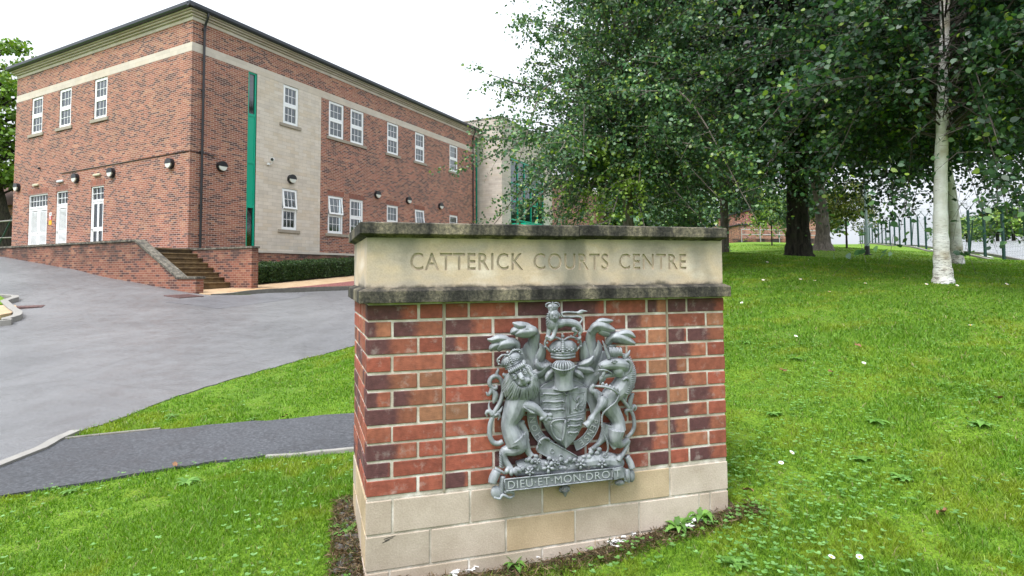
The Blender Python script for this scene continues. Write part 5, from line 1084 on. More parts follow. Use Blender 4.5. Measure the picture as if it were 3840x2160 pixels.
def tree(name, label, x, y, trunk, rz, nlimb, ntwig, nleaf, size, pal, bark, seed, droop=.6, group=None, mat=None, rise=.45, twl=.7, limb_r=.035, wood=True, bias=None, gap=None, zmin=1.5, lmin=.72, sprays=None, young=None):
    """trunk: (dx, dy, z, radius) stations; rz: (z, crown radius) pairs; limbs arch out, twigs hang from them, leaves sit along twigs"""
    R = np.random.default_rng(seed); z0 = h(x, y); r = empty(name, (x, y, z0)); tag(r, label, 'tree', group)
    tr = spline([(a, b, c, d) for a, b, c, d in trunk], 6); mb = MB()
    mb.tube([p[:3] for p in tr], [p[3] * (1 + .05 * math.sin(i * 2.1)) for i, p in enumerate(tr)], 16); mb.build('trunk', bark, r, smooth=True)
    tz = np.array([p[2] for p in tr]); tx = np.array([p[0] for p in tr]); ty = np.array([p[1] for p in tr]); Z = [a for a, b in rz]; RZ = [b for a, b in rz]
    pts = []; lm = MB(); dirs = []
    w_ = np.interp(np.linspace(Z[0], Z[-1], 200), Z, RZ) + .15; w_ = w_ ** 1.3; cz = np.cumsum(w_) / w_.sum()
    for i in range(nlimb):
        zt = Z[0] + (Z[-1] - Z[0]) * np.interp((i + R.uniform()) / nlimb, cz, np.linspace(0, 1, 200)); ph = i * 2.39996 + R.uniform(-.4, .4); L = float(np.interp(zt, Z, RZ)) * R.uniform(lmin, 1.08)
        if gap and abs((ph - gap[0] + math.pi) % (2 * math.pi) - math.pi) < .3: ph += .45
        if bias: L *= 1 + bias[1] * math.cos(ph - bias[0])
        zs = min(zt - L * rise, tz[-1] * .96); zs = zs if zs > zmin else zmin + R.uniform(0, 1.9); b0 = np.array([np.interp(zs, tz, tx), np.interp(zs, tz, ty), zs]); e = np.array([b0[0] + L * math.cos(ph), b0[1] + L * math.sin(ph), zt])
        mid = b0 * .5 + e * .5 + np.array([R.uniform(-.15, .15) * L, R.uniform(-.15, .15) * L, L * .14 + max(0, (zs - zt)) * .35]); P = np.array(spline([b0, mid, e], 5)); rr = np.linspace(limb_r * (.5 + L / 4), .006, len(P))
        if wood: lm.tube([tuple(p) for p in P], list(rr), 5, cap=False)
        for k in range(ntwig):
            t = .22 + .78 * (k + R.uniform()) / ntwig; j = t * (len(P) - 1); q = P[int(j)] + (P[min(int(j) + 1, len(P) - 1)] - P[int(j)]) * (j - int(j)); an = ph + R.normal() * 1.1; tl = twl * R.uniform(.45, 1.3)
            d0 = np.array([math.cos(an), math.sin(an), R.uniform(-.1, .7)]); d0 /= np.linalg.norm(d0); s = np.linspace(.1, 1, nleaf) * tl
            tw = q[None] + d0[None] * s[:, None] + np.array([0, 0, -1])[None] * (s[:, None] ** 2) * droop * R.uniform(.5, 1.5) / max(.3, tl) + R.normal(size=(nleaf, 3)) * size * .55
            pts.append(tw)
            if wood and k % 3 == 0: lm.tube([tuple(q), tuple(q + (tw[nleaf // 2] - q)), tuple(tw[-1])], [.006, .004, .002], 3, cap=False)
    P = np.concatenate(pts); c = tints(len(P), *pal, R); rep = np.repeat(R.uniform(.7, 1.35, len(pts)), nleaf)[:, None]; c = c * rep
    if young:
        cen = np.repeat(np.array([q_.mean(0) for q_ in pts]), nleaf, 0); yk = (np.linalg.norm((cen - young[0]) / young[1], axis=1) < 1) & np.repeat(R.uniform(size=len(pts)) < .75, nleaf); c[yk] = np.array([.16, .25, .035]) * R.uniform(.6, 1.2, (yk.sum(), 1))
    if sprays is not None:
        for q_ in sprays:
            L_ = R.uniform(.2, .55); m_n = int(L_ * 16); s = np.linspace(0, 1, m_n)[:, None]; q0 = np.array(q_) - np.array([x, y, z0]); d0 = np.array([R.normal() * .3, R.normal() * .3, -1]) * L_
            up_ = q0 + np.array([R.normal() * .12, R.normal() * .12, .3]); lm.tube([tuple(q0), tuple(q0 + d0)], [.0025, .0015], 3, cap=False)
            tw = np.vstack([q0 + d0 * s, q0 + (up_ - q0) * s]) + R.normal(size=(2 * m_n, 3)) * .04; P = np.vstack([P, tw]); c = np.vstack([c, tints(len(tw), *pal, R)])
    if gap:
        az = np.arctan2(P[:, 1], P[:, 0] - .2); dd = np.abs((az - gap[0] + math.pi) % (2 * math.pi) - math.pi); keep = ~((dd * np.hypot(P[:, 0], P[:, 1]) < gap[1] + .05 * np.sin(P[:, 2] * 6)) & (dd < 1.2) & (R.uniform(size=len(P)) < gap[2])); P = P[keep]; c = c[keep]
    P[:, 2] = np.maximum(P[:, 2], .35)
    if wood: lm.build('limbs', M_twig if bark is M_birch else bark, r)
    leaves(P, size, c, 'crown', r, mat or M_leaf, droop * .7, R); return r
def at(px, py, dep): r_ = ray(px, py); return tuple(CAMP + r_ * dep / r_[1])
_R = random.Random(6)
SPR = [at(_R.uniform(3080, 3480), _R.uniform(660, 760), _R.uniform(5.0, 7.2)) for _ in range(6)] + [at(_R.uniform(3570, 3860), _R.uniform(640, 800), _R.uniform(4.8, 7.0)) for _ in range(18)] + [at(x, yy, 5.4) for x, yy in ((3330, 850), (3225, 900), (3350, 880), (3640, 850), (3625, 930))]
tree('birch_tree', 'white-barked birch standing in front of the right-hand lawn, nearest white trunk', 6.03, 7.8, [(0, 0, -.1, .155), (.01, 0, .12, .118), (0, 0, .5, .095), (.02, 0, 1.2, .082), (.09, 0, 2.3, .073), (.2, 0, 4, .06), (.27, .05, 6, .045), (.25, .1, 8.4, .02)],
     [(1.0, 1.6), (1.5, 2.8), (3.2, 3.5), (4.5, 3.8), (6, 3.2), (7.5, 2.2), (8.8, .8)], 235, 24, 16, .07, BIRCHD, M_birch, 21, .55, None, None,   .4, .8, .010, bias=(math.radians(250), .05), gap=(math.radians(-127.7), .17, .8), zmin=2.0, lmin=.25, sprays=SPR)
tree('birch_tree', 'second white birch trunk just behind and right of the nearest one', 10.97, 13.7, [(0, 0, -.1, .17), (0, 0, .3, .13), (-.05, 0, 1.5, .11), (-.25, 0, 3.5, .09), (-.3, 0, 6, .07), (-.2, 0, 9, .03)],
     [(1.1, 2.2), (1.6, 3.2), (3, 3.8), (5, 4.2), (7, 3.4), (9.5, .8)], 160, 20, 15, .09, BIRCHD, M_birch, 22, .6, None, None, .4, .9, .014, zmin=2.2, lmin=.3)
tree('birch_tree', 'large airy birch behind the sign, its leaves spreading against the white sky', 2.35, 11.2, [(0, 0, -.1, .13), (0, 0, 1.5, .1), (-.05, 0, 3.5, .085), (.05, 0, 6, .06), (0, 0, 9.6, .02)],
     [(.6, 2.9), (1.4, 3.15), (2.4, 3.0), (3.4, 2.75), (4.6, 2.45), (6, 2.3), (7.5, 2.0), (9, 1.3), (10, .3)], 250, 24, 18, .062, BIRCH, M_greybark, 23, .65, None, None, .45, .62, .02, lmin=.3, bias=(math.radians(190), .1), young=(np.array([-.75, -1.6, 1.3]), np.array([.75, 1.2, 1.1])))
tree('birch_tree', 'slim birch with grey-white trunk just right of the sign cap', 6.13, 16, [(0, 0, -.1, .14), (0, 0, .4, .12), (0, 0, 2, .1), (-.1, 0, 4.5, .08), (0, 0, 8.5, .03)],
     [(.9, 1.6), (1.6, 2.5), (3, 2.8), (5, 2.6), (7, 1.8), (8.8, .5)], 120, 18, 15, .085, BIRCH, M_greybark, 24, .8, None, None, .4, .8)
tree('oak_tree', 'broad dark tree with thick black trunk in the middle of the lawn', 8.1, 15.7, [(0, 0, -.15, .5), (0, 0, .25, .36), (0, 0, 1.0, .29), (.02, 0, 2.2, .27), (.05, 0, 3.4, .28), (.1, 0, 5.5, .2), (0, 0, 9, .12), (0, 0, 12, .04)],
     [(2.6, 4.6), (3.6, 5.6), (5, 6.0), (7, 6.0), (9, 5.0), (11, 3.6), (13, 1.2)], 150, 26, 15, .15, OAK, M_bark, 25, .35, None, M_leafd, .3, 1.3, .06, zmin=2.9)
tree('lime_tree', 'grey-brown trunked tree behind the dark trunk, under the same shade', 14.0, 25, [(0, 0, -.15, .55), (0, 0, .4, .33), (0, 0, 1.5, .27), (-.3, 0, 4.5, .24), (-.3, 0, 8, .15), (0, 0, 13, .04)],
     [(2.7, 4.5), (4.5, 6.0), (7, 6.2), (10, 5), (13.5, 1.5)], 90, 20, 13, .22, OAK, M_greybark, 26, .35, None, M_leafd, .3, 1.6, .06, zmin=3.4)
tree('young_tree', 'small weeping young tree in front of the distant brick block', 17.8, 38, [(0, 0, -.1, .05), (0, 0, .8, .045), (0, 0, 3.2, .015)], [(.7, 1.1), (1.2, 1.35), (2.2, 1.2), (3.2, .4)], 40, 9, 9, .13, LIGHT, M_bark, 27, .8, None, None, .4, .6, .012)
tree('young_tree', 'small yellowish tree left of the grey lamp post', 19.3, 32, [(0, 0, -.1, .06), (0, 0, .8, .05), (0, 0, 3.6, .015)], [(.8, 1.2), (1.6, 1.7), (2.8, 1.3), (4.0, .3)], 50, 10, 10, .13, ([(.2, .22, .03), (.13, .17, .03), (.07, .12, .02)], [3, 3, 2]), M_bark, 28, .4, None, None, .4, .6, .012)
tree('young_tree', 'small dark young tree just left of the yellowish one', 17.6, 33.5, [(0, 0, -.1, .07), (0, 0, .8, .05), (0, 0, 3.6, .015)], [(.9, 1.1), (1.6, 1.5), (2.8, 1.3), (3.8, .3)], 40, 10, 10, .13, BIRCH, M_bark, 29, .5, None, None, .4, .6, .012)
tree('sycamore_tree', 'bright green sycamore leaning past the left end of the building', -37.5, 41, [(0, 0, -.2, .55), (-.1, 0, 2, .42), (-.8, 0, 5, .33), (-1.4, 0, 9, .22), (-1, 0, 15, .05)],
     [(4.2, 3.0), (6, 5.0), (9, 5.6), (12, 5.2), (15, 2.6), (16, .8)], 70, 16, 12, .3, LIGHT, M_bark, 30, .3, None, None, .3, 1.5, .07, zmin=4)
# far trees: beyond the lawn, and beyond the carriageway
R_far = random.Random(4)
def far_tree(x, y, hgt, rad_, label, seed, pal=OAK, grp='trees far beyond the lawn'):
    tree('distant_tree', label, x, y, [(0, 0, -.3, .25), (0, 0, hgt * .4, .18), (0, 0, hgt * .9, .04)], [(hgt * .12, rad_ * .8), (hgt * .4, rad_), (hgt * .7, rad_ * .85), (hgt, rad_ * .25)], 34, 9, 9, .075 * hgt ** .9 + .1, pal, M_bark, seed, .2, grp, M_leafd, .25, rad_ * .4, .05)
for i, (x, y, hg, rd, lb) in enumerate([(26, 62, 7, 4, 'tall green tree seen between the dark trunk and the brown trunk'), (31, 58, 6.5, 3.6, 'green tree just right of the brown trunk, far behind'), (37, 78, 6, 4.2, 'low far tree behind the yellowish young tree'), (21, 70, 9, 5, 'far tree rising behind the distant brick block'), (12, 60, 8, 4.5, 'far dark tree behind the slim birch')]): far_tree(x, y, hg, rd, lb, 40 + i, BIRCH)
fd = np.array([.452, .892]); fn = np.array([.892, -.452]); FP0 = np.array([22.4, 25.3])
lab = ['leftmost', 'second', 'third', 'fourth', 'fifth', 'sixth', 'seventh', 'eighth', 'ninth', 'tenth', 'eleventh', 'twelfth', 'thirteenth']
for i in range(13):
    s_ = 95 - i * 7.4; off = 19 + R_far.uniform(-1.5, 2.5); p = FP0 + fd * s_ + fn * off
    far_tree(p[0], p[1], R_far.uniform(4.6, 5.8), R_far.uniform(3.6, 4.8), lab[i] + ' tree of the row beyond the wet carriageway, counted from the left', 60 + i, LIGHT if i % 3 else BIRCH, 'tree row beyond the carriageway')
# hedge
R = np.random.default_rng(9); n = 42000; a = R.uniform(.36, 13, n) ** 1; a = .36 + (a - .36) * R.uniform(.3, 1, n); b = R.uniform(.1, 1.32, n); t = R.uniform(0, 1, n); face = R.integers(0, 4, n)
b = np.where(face <= 1, 1.3 + R.normal(size=n) * .05, b); t = np.where(face == 2, 1 + R.normal(size=n) * .04, t); a = np.where(face == 3, np.where(R.uniform(size=n) < .3, .36 + R.uniform(0, .08, n), a), a)
bump = .05 * np.sin(a * 5.1) + .04 * np.sin(a * 11.3 + b * 3); xy = C0[None] + eR[None] * a[:, None] + eB[None] * (b + bump * .8)[:, None]; zb = zf_pave(xy) + .02; P = np.stack([xy[:, 0], xy[:, 1], zb + .04 + t * (.70 + bump * .7)], 1)
r = empty('hedge', (0, 0, 0)); tag(r, 'clipped dark green hedge along the foot of the brick plinth', 'hedge')
lf = leaves(P, .062, tints(n, [(.03, .07, .015), (.05, .11, .02), (.018, .045, .012), (.09, .15, .03)], [4, 3, 4, .6], R), 'foliage', r, M_leafd, -.3, R, asp=.35)
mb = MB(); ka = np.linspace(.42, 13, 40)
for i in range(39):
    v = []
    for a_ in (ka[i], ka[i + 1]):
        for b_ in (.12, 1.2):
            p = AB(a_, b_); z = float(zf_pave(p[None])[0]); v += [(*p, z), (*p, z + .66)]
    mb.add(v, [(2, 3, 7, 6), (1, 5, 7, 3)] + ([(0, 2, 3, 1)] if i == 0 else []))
mb.build('dark_core', plain('hedge_core_dark', (.02, .025, .012), .95), r)  # solid dark core inside the leaves, keeps the hedge opaque

# ---------------------------------------------------------------- lawn blades and ground cover
soil_poly_f = [(-.02, -.12), (.5, -.06), (1.1, -.05), (1.6, -.06), (SW + .03, -.06), (SW + .06, .1), (SW + .05, .3), (SW - .1, .2), (.05, .2)]
soil_poly_l = [(.02, -.2), (-.03, -.14), (-.08, .1), (-.15, .4), (-.13, .8), (-.02, .8), (-.0, .3)]
def SL(u, y): c_, s_ = math.cos(YS), math.sin(YS); return (S0[0] + c_ * u - s_ * y, S0[1] + s_ * u + c_ * y)
for pl_, lb in ((soil_poly_f, 'bare soil strip along the front foot of the sign'), (soil_poly_l, 'bare soil and stones at the left foot of the sign')):
    o = sheet('soil', [SL(*p) for p in pl_], .008, M_soil, .05, edge=.05); tag(o, lb, kind='structure')
ban = [road_poly, path_poly, [SL(*p) for p in [(-.03, -.03), (SW + .02, -.03), (SW + .02, SDEP), (-.07, SDEP)]], [tuple(AB(*p)) for p in [(-1.94, 4.3), (30, 4.3), (30, -3), (14, -20), (-1.9, -20)]]]
soils = [[SL(*p) for p in soil_poly_f], [SL(*p) for p in soil_poly_l]]
def scatter(n, r0, r1, a0, a1, R, soil_keep=.25, power=0):
    r = np.exp(R.uniform(math.log(r0), math.log(r1), n)); th = np.radians(R.uniform(a0, a1, n)); P = np.stack([r * np.sin(th), r * np.cos(th)], 1); k = np.ones(n, bool)
    for q in ban: k &= ~in_poly(P, q)
    for q in soils: k &= ~(in_poly(P, q) & (R.uniform(size=n) > soil_keep))
    return P[k]
from mathutils import noise as mnoise
def blobs(P, sc, seed):
    """cheap smooth value noise 0..1"""
    R = np.random.default_rng(seed); g = R.uniform(size=(64, 64)); q = P * sc + 500; i = np.floor(q).astype(int); f = q - i; f = f * f * (3 - 2 * f); i0 = i % 64; i1 = (i + 1) % 64
    return (g[i0[:, 0], i0[:, 1]] * (1 - f[:, 0]) + g[i1[:, 0], i0[:, 1]] * f[:, 0]) * (1 - f[:, 1]) + (g[i0[:, 0], i1[:, 1]] * (1 - f[:, 0]) + g[i1[:, 0], i1[:, 1]] * f[:, 0]) * f[:, 1]
R = np.random.default_rng(12)
P = np.vstack([scatter(600000, 1.7, 15, -46, 50, R), scatter(60000, 12, 45, 8, 46, R)]); n = len(P); rr = np.hypot(P[:, 0], P[:, 1]); z = H(P[:, 0], P[:, 1])
B1 = blobs(P, 1.1, 1) * .6 + blobs(P, 3.1, 2) * .4; B2 = blobs(P, 1.9, 3) * .5 + blobs(P, 6, 4) * .5; B3 = blobs(P, 2.6, 5) * .5 + blobs(P, 9, 6) * .5
hgt = (.016 + .034 * B1 ** 1.5) * R.uniform(.5, 1.35, n); hgt *= np.where(B3 > .68, .45, 1); wd = np.maximum(.0017, .00066 * rr) * R.uniform(.7, 1.4, n); an = R.uniform(0, 2 * math.pi, n); ln = hgt * R.uniform(.15, 1.1, n); la = R.uniform(0, 2 * math.pi, n)
sx_ = np.stack([np.cos(an), np.sin(an), 0 * an], 1) * wd[:, None]; root = np.stack([P[:, 0], P[:, 1], z - .004], 1); tipv = np.stack([np.cos(la) * ln, np.sin(la) * ln, hgt], 1)
m1 = root + tipv * np.array([.35, .35, .6]); V = np.stack([root - sx_, root + sx_, m1 + sx_ * .7, root + tipv + sx_ * .08, root + tipv - sx_ * .08, m1 - sx_ * .7], 1).reshape(-1, 3)
i6 = np.arange(n)[:, None] * 6; F = np.concatenate([np.concatenate([i6, i6 + 1, i6 + 2, i6 + 5], 1), np.concatenate([i6 + 5, i6 + 2, i6 + 3, i6 + 4], 1)])
g1, g2, g3, g4 = np.array([.085, .19, .016]), np.array([.15, .285, .025]), np.array([.22, .28, .026]), np.array([.3, .28, .13])
c = g1 + (g2 - g1) * R.uniform(size=(n, 1)); k2 = np.clip((B2 - .56) * 4, 0, .75)[:, None]; c = c * (1 - k2) + g3 * k2; st_ = (R.uniform(size=n) < (.025 + .14 * (B3 > .7)))[:, None]; c = np.where(st_, g4, c) * R.uniform(.65, 1.25, (n, 1))
o = np_mesh('grass', V, F, M_grass, None, np.concatenate([c, c])); tag(o, 'short green lawn grass with yellow mossy patches', 'grass', kind='stuff')
# clover
Pc = np.vstack([scatter(2600, 1.8, 9, -44, 5, R, .1), scatter(13000, 1.8, 9, 6, 52, R, .1)]); kb = blobs(Pc, 1.6, 9) * .6 + blobs(Pc, 5, 10) * .4; Pc = Pc[kb > .47 + R.uniform(-.25, .3, len(kb))]; n = len(Pc); z = H(Pc[:, 0], Pc[:, 1]); hh = R.uniform(.03, .06, n); V = []; s_ = R.uniform(.0045, .009, n); a0 = R.uniform(0, 6.28, n); K = 6; Vc = []
for l_ in range(3):
    a = a0 + l_ * 2.094; ctr = np.stack([Pc[:, 0] + np.cos(a) * s_, Pc[:, 1] + np.sin(a) * s_, z + hh], 1)
    for k in range(K):
        t = a + k * 2 * math.pi / K; Vc.append(ctr + np.stack([np.cos(t) * s_ * .95, np.sin(t) * s_ * .95, .25 * s_ * np.cos(t - a)], 1))
V = np.stack(Vc, 1).reshape(-1, 3); i = (np.arange(n)[:, None] * 3 * K); F = np.concatenate([i + l_ * K + np.arange(K)[None] for l_ in range(3)]); cc = tints(n, [(.13, .27, .07), (.18, .34, .11), (.1, .22, .04)], [3, 2, 2], R)
o = np_mesh('clover', V, F, M_grass, None, np.concatenate([cc] * 3)); tag(o, 'patches of small clover leaves among the grass', 'clover', kind='stuff')
# stones and litter in the soil strip left of the sign
mb = MB(); rs = random.Random(8)
for _ in range(150):
    u, y = rs.uniform(-.12, -.02), rs.uniform(-.12, .78); x, y_ = SL(u, y); s = rs.uniform(.008, .022); mb.sphere((x, y_, h(x, y_) + s * .5), (s * rs.uniform(.8, 1.5), s, s * .6), Matrix.Rotation(rs.uniform(0, 3), 3, 'Z'), 6, 4)
o = mb.build('gravel', plain('slate_gravel', (.08, .075, .07), .8, var=.6, scale=40)); tag(o, 'dark gravel stones in the soil at the left foot of the sign', 'gravel', kind='stuff')
R = np.random.default_rng(31); n = 7000; uu = np.concatenate([R.uniform(-.15, 0, n // 2), R.uniform(0, SW + .14, n // 2)]); yy = np.concatenate([R.uniform(-.18, .8, n // 2), R.uniform(-.12, -.01, n // 2)]); x = S0[0] + math.cos(YS) * uu - math.sin(YS) * yy; y = S0[1] + math.sin(YS) * uu + math.cos(YS) * yy
leaves(np.stack([x, y, H(x, y) + R.uniform(.006, .03, n)], 1), .035, tints(n, [(.2, .14, .08), (.1, .065, .03), (.28, .21, .12), (.07, .12, .02)], [3, 3, 2, 2], R), 'dry_grass', None, M_grass, .1, R, asp=.1)['kind'] = 'stuff'
bpy.data.objects['dry_grass']['label'] = 'dry brown grass stalks along the foot of the sign'; bpy.data.objects['dry_grass']['category'] = 'dry grass'
def rosette(name, label, cat, x, y, n, L_, wd, cols, seed, up=.5, grp=None, serr=0):
    rs = random.Random(seed); z = h(x, y); mb = MB(); col = []
    for k in range(n):
        a = k * 2.4 + rs.uniform(-.3, .3); l = L_ * rs.uniform(.6, 1.1); el = up * rs.uniform(.4, 1.3); d = np.array([math.cos(a), math.sin(a)]); s_ = np.array([-d[1], d[0]]); vs = []
        for i in range(6):
            t = i / 5; w_ = wd * math.sin(math.pi * min(1, t * .85 + .12)) * (1 + serr * (.35 if i % 2 else -.3)); c_ = np.array([d[0], d[1]]) * l * t; zz = l * (el * t - el * .9 * t * t) + .01
            for sg in (-1, 0, 1): vs.append((c_[0] + s_[0] * w_ * sg, c_[1] + s_[1] * w_ * sg, zz + (.12 * w_ if sg else 0)))
        c = rs.choice(cols); f = rs.uniform(.8, 1.2)
        mb.add(vs, [(i * 3 + k2, i * 3 + k2 + 1, i * 3 + k2 + 4, i * 3 + k2 + 3) for i in range(5) for k2 in range(2)], (c[0] * f, c[1] * f, c[2] * f, 1))
    o = mb.build(name, M_grass, None, smooth=True, attr=True); o.location = (x, y, z); return tag(o, label, cat, grp)
GRN = [(.13, .27, .05), (.17, .33, .07), (.1, .22, .04)]
for i, (px, py, n_, L_, w_, lb) in enumerate([(700, 1815, 14, .14, .022, 'large pale dandelion rosette in the near left lawn'), (1300, 1990, 9, .13, .022, 'broad weed growing against the left foot of the sign'), (1305, 1880, 7, .1, .016, 'upright weed in the gravel left of the sign'), (640, 1566, 10, .12, .018, 'rosette on the verge strip beyond the path'),
        (940, 1578, 8, .1, .015, 'flat weed at the edge of the verge by the path'), (3290, 1590, 11, .12, .02, 'plantain clump in the middle of the right lawn'), (3380, 1800, 9, .1, .018, 'plantain clump lower in the right lawn'), (2760, 2120, 8, .1, .017, 'pale broad-leaved weed at the bottom of the right lawn'),
        (2900, 1560, 9, .1, .017, 'weed clump right of the sign by the bare patch'), (3680, 1600, 12, .12, .016, 'weed clump at the right edge of the lawn'), (3230, 1730, 6, .1, .02, 'pale long-leaved weed in the right lawn'), (2800, 1290, 9, .13, .018, 'weed clump just right of the lower cap'), (260, 1850, 8, .08, .013, 'small weed tuft near the left path edge'), (2990, 1350, 9, .12, .018, 'leafy weed on the upper right lawn')]):
    p = G(px, py); rosette('weed', lb, 'weed', p[0], p[1], n_, L_ * .72, w_ * .8, GRN, 100 + i, .7, 'weeds in the lawn', serr=.8 if i in (0, 1, 3, 9) else 0)
for i, (px, py, lb) in enumerate([(2180, 2035, 'leafy sprig below the motto scroll at the foot of the sign'), (1930, 2120, 'thin green sprig at the bottom centre by the plinth'), (2630, 1950, 'green and bluish tuft near the right foot of the sign'), (2545, 1980, 'small sprig left of the tuft at the right foot')]):
    p = G(px, py + 12); rosette('plant', lb, 'plant', p[0], p[1], 14, .085, .014, GRN, 200 + i, 1.9, 'small plants at the foot of the sign')
M_mem = plain('white_membrane', (.72, .72, .72), .8, var=.1)
for i, (px, py, wpx, lb) in enumerate([(2060, 2085, 190, 'torn white fabric scrap at the foot of the sign, widest piece'), (2330, 2040, 110, 'thin white fabric strip right of the leafy sprig'), (1760, 2150, 150, 'frayed white fabric bits at the bottom edge of the picture'), (2580, 1985, 60, 'small white fabric shred near the right foot')]):
    p = G(px, py); rs = random.Random(i); L_ = wpx / 2084 * p[1]; mb = MB()
    for k in range(46):
        t = rs.uniform(-.5, .5); x0 = t * L_; y0 = rs.uniform(-.012, .012) + .02 * math.sin(t * 5); l = rs.uniform(.012, .05); a = rs.gauss(0, .5) + (1.3 if rs.random() < .3 else 0); w_ = rs.uniform(.0015, .005); z = rs.uniform(.004, .022)
        mb.add([(x0, y0 - w_, z), (x0 + l * math.cos(a), y0 + l * math.sin(a) - w_, z + rs.uniform(-.004, .012)), (x0 + l * math.cos(a), y0 + l * math.sin(a) + w_, z + rs.uniform(-.004, .012)), (x0, y0 + w_, z)], [(0, 1, 2, 3)])
    o = mb.build('fabric_scrap', M_mem); o.location = (p[0], p[1], h(*p) + .015); o.rotation_euler = (0, -.12, YS); tag(o, lb, 'fabric scrap', 'torn white fabric at the foot of the sign')
mb = MB()
for k in range(12):
    t = k * math.pi / 6; mb.add([(.002 * math.cos(t), .002 * math.sin(t), .001), (.013 * math.cos(t - .2), .013 * math.sin(t - .2), .003), (.013 * math.cos(t + .2), .013 * math.sin(t + .2), .003)], [(0, 1, 2)])
dz0 = mb.build('daisy', M_white); ctr = MB(); ctr.sphere((0, 0, .002), (.005, .005, .003), None, 8, 5); ctr.build('centre', M_yel, dz0)
dp = [(2782, 1150, 'just right of the lower cap end'), (2862, 1062, 'on the shaded lawn below the slim birch'), (3003, 1060, 'directly below the thick dark trunk'), (3056, 1065, 'right of the one below the dark trunk'), (3390, 1055, 'left of the nearest white trunk'), (3245, 1076, 'below the lamp post'),
      (3110, 1108, 'midway between dark trunk and nearest birch, lower'), (3590, 1085, 'just right of the nearest white trunk foot'), (3775, 1080, 'near the right picture edge'), (3475, 1080, 'just left of the nearest white trunk foot'), (2985, 1280, 'in the middle of the upper right lawn'), (2970, 1730, 'right of the lower brick courses of the sign'),
      (3225, 2135, 'at the bottom edge, right one of two'), (3120, 2135, 'at the bottom edge, left one of two'), (2930, 1770, 'just below another, right of the plinth'), (2878, 993, 'far back between slim birch and dark trunk'), (3240, 1385, 'in the centre of the right lawn'), (3640, 1240, 'right side, below the nearest birch')]
for i, (px, py, wh) in enumerate(dp):
    r = dz0 if i == 0 else copy_tree(dz0); p = G(px, py); r.location = (p[0], p[1], h(*p) + .05); s = .8 + .09 * p[1]; r.scale = (s, s, s); r.rotation_euler = (rs.uniform(-.1, .7), rs.uniform(-.3, .3), rs.uniform(-.5, .5)); tag(r, 'small white daisy ' + wh, 'daisy', 'daisies in the right-hand lawn')
lf0 = None
M_dead = plain('dead_leaf_brown', (.2, .1, .045), .8, var=.4, scale=30)
for i, (px, py, lb) in enumerate([(2935, 1405, 'curled brown leaf high on the right lawn beside the sign'), (3745, 1513, 'dark curled brown leaf at the right edge of the lawn'), (3540, 1950, 'orange-brown leaf low in the right lawn'), (3218, 1310, 'tan leaf on the middle of the right lawn'), (3113, 1410, 'reddish leaf on the right lawn'), (2805, 1865, 'reddish leaf near the right foot of the sign'), (1070, 1575, 'brown leaf on the verge edge beside the path'), (660, 1760, 'pale leaf at the near edge of the path')]):
    p = G(px, py); mb = MB(); rs = random.Random(i); vs = []
    for a_ in range(5):
        for b_ in (-1, 0, 1): vs.append((-.03 + a_ * .015, b_ * .016 * math.sin(.4 + a_ * .6), .012 + .008 * (b_ != 0) + .006 * math.sin(a_ * 2 + i)))
    mb.add(vs, [(k * 3 + j, k * 3 + j + 1, k * 3 + j + 4, k * 3 + j + 3) for k in range(4) for j in range(2)]); o = mb.build('fallen_leaf', M_dead, None, smooth=True); o.location = (p[0], p[1], h(*p) + .025); o.rotation_euler = (.4, .2, i * 1.7); tag(o, lb, 'leaf', 'fallen leaves')
# young yellow-green twig showing above the cap: tip of a shrub behind the sign
r = empty('shrub', (*G(1690, 1085)[:2], 0)); sx0, sy0 = -.55, 4.6; sz = h(sx0, sy0); r.location = (sx0, sy0, sz); tag(r, 'young shrub behind the sign, pale leaf tips just above the cap', 'shrub'); R = np.random.default_rng(77); mb = MB(); pp = []
for k in range(9):
    a = R.uniform(-.42, .42); top_ = 1.53 - sz + R.uniform(-.3, .06); e = np.array([a, R.uniform(-.2, .2), top_]); mb.tube([(0, 0, 0), tuple(e * np.array([.6, .6, .6])), tuple(e)], [.006, .004, .002], 4); s = np.linspace(.3, 1, 24)[:, None]; pp.append(e[None] * s + R.normal(size=(24, 3)) * .03)
mb.build('stems', M_twig, r); P = np.concatenate(pp); P = P[P[:, 2] < 1.56 - sz]; leaves(P, .045, tints(len(P), [(.2, .26, .03), (.12, .2, .03)], [2, 1], R), 'foliage', r, M_grass, .1, R, asp=.6)
# ---------------------------------------------------------------- far right: carriageway, fence, lamp post; far brick block; left fence
def FP(s, off): p = FP0 + fd * s + fn * off; return (float(p[0]), float(p[1]))
o = sheet('carriageway', [FP(s, 1.0) for s in (-30, -10, 10, 30, 60, 100)] + [FP(s, 12.2) for s in (100, 60, 30, 10, -10, -30)], .05, M_wet, 1.5, edge=1.5); tag(o, 'pale wet carriageway behind the green fence', kind='structure')
m_ = G(3723, 969, 120); q = np.array(m_) - FP0; so_, oo_ = float(q @ fd), float(q @ fn); mb = MB()
for k in range(-3, 12):
    s0 = so_ + k * 6
    pts = [FP(s0, oo_ - .06), FP(s0 + 2, oo_ - .06), FP(s0 + 2, oo_ + .06), FP(s0, oo_ + .06)]; mb.quad(*[(x, y, h(x, y) + .056) for x, y in pts])
o = mb.build('road_marking', M_white); tag(o, 'dashed white centre line on the wet carriageway', kind='structure')
for off, w_ in ((12.2, .15), (.85, .12)):
    o = ribbon('kerb', [FP(s, off) for s in range(-30, 100, 3)], w_, -.1, .14, M_kerb_old); tag(o, 'kerb along the far edge of the carriageway' if off > 5 else 'kerb along the near edge of the carriageway', kind='structure')
M_fgreen = plain('fence_green', (.006, .04, .032), .45, var=.1)
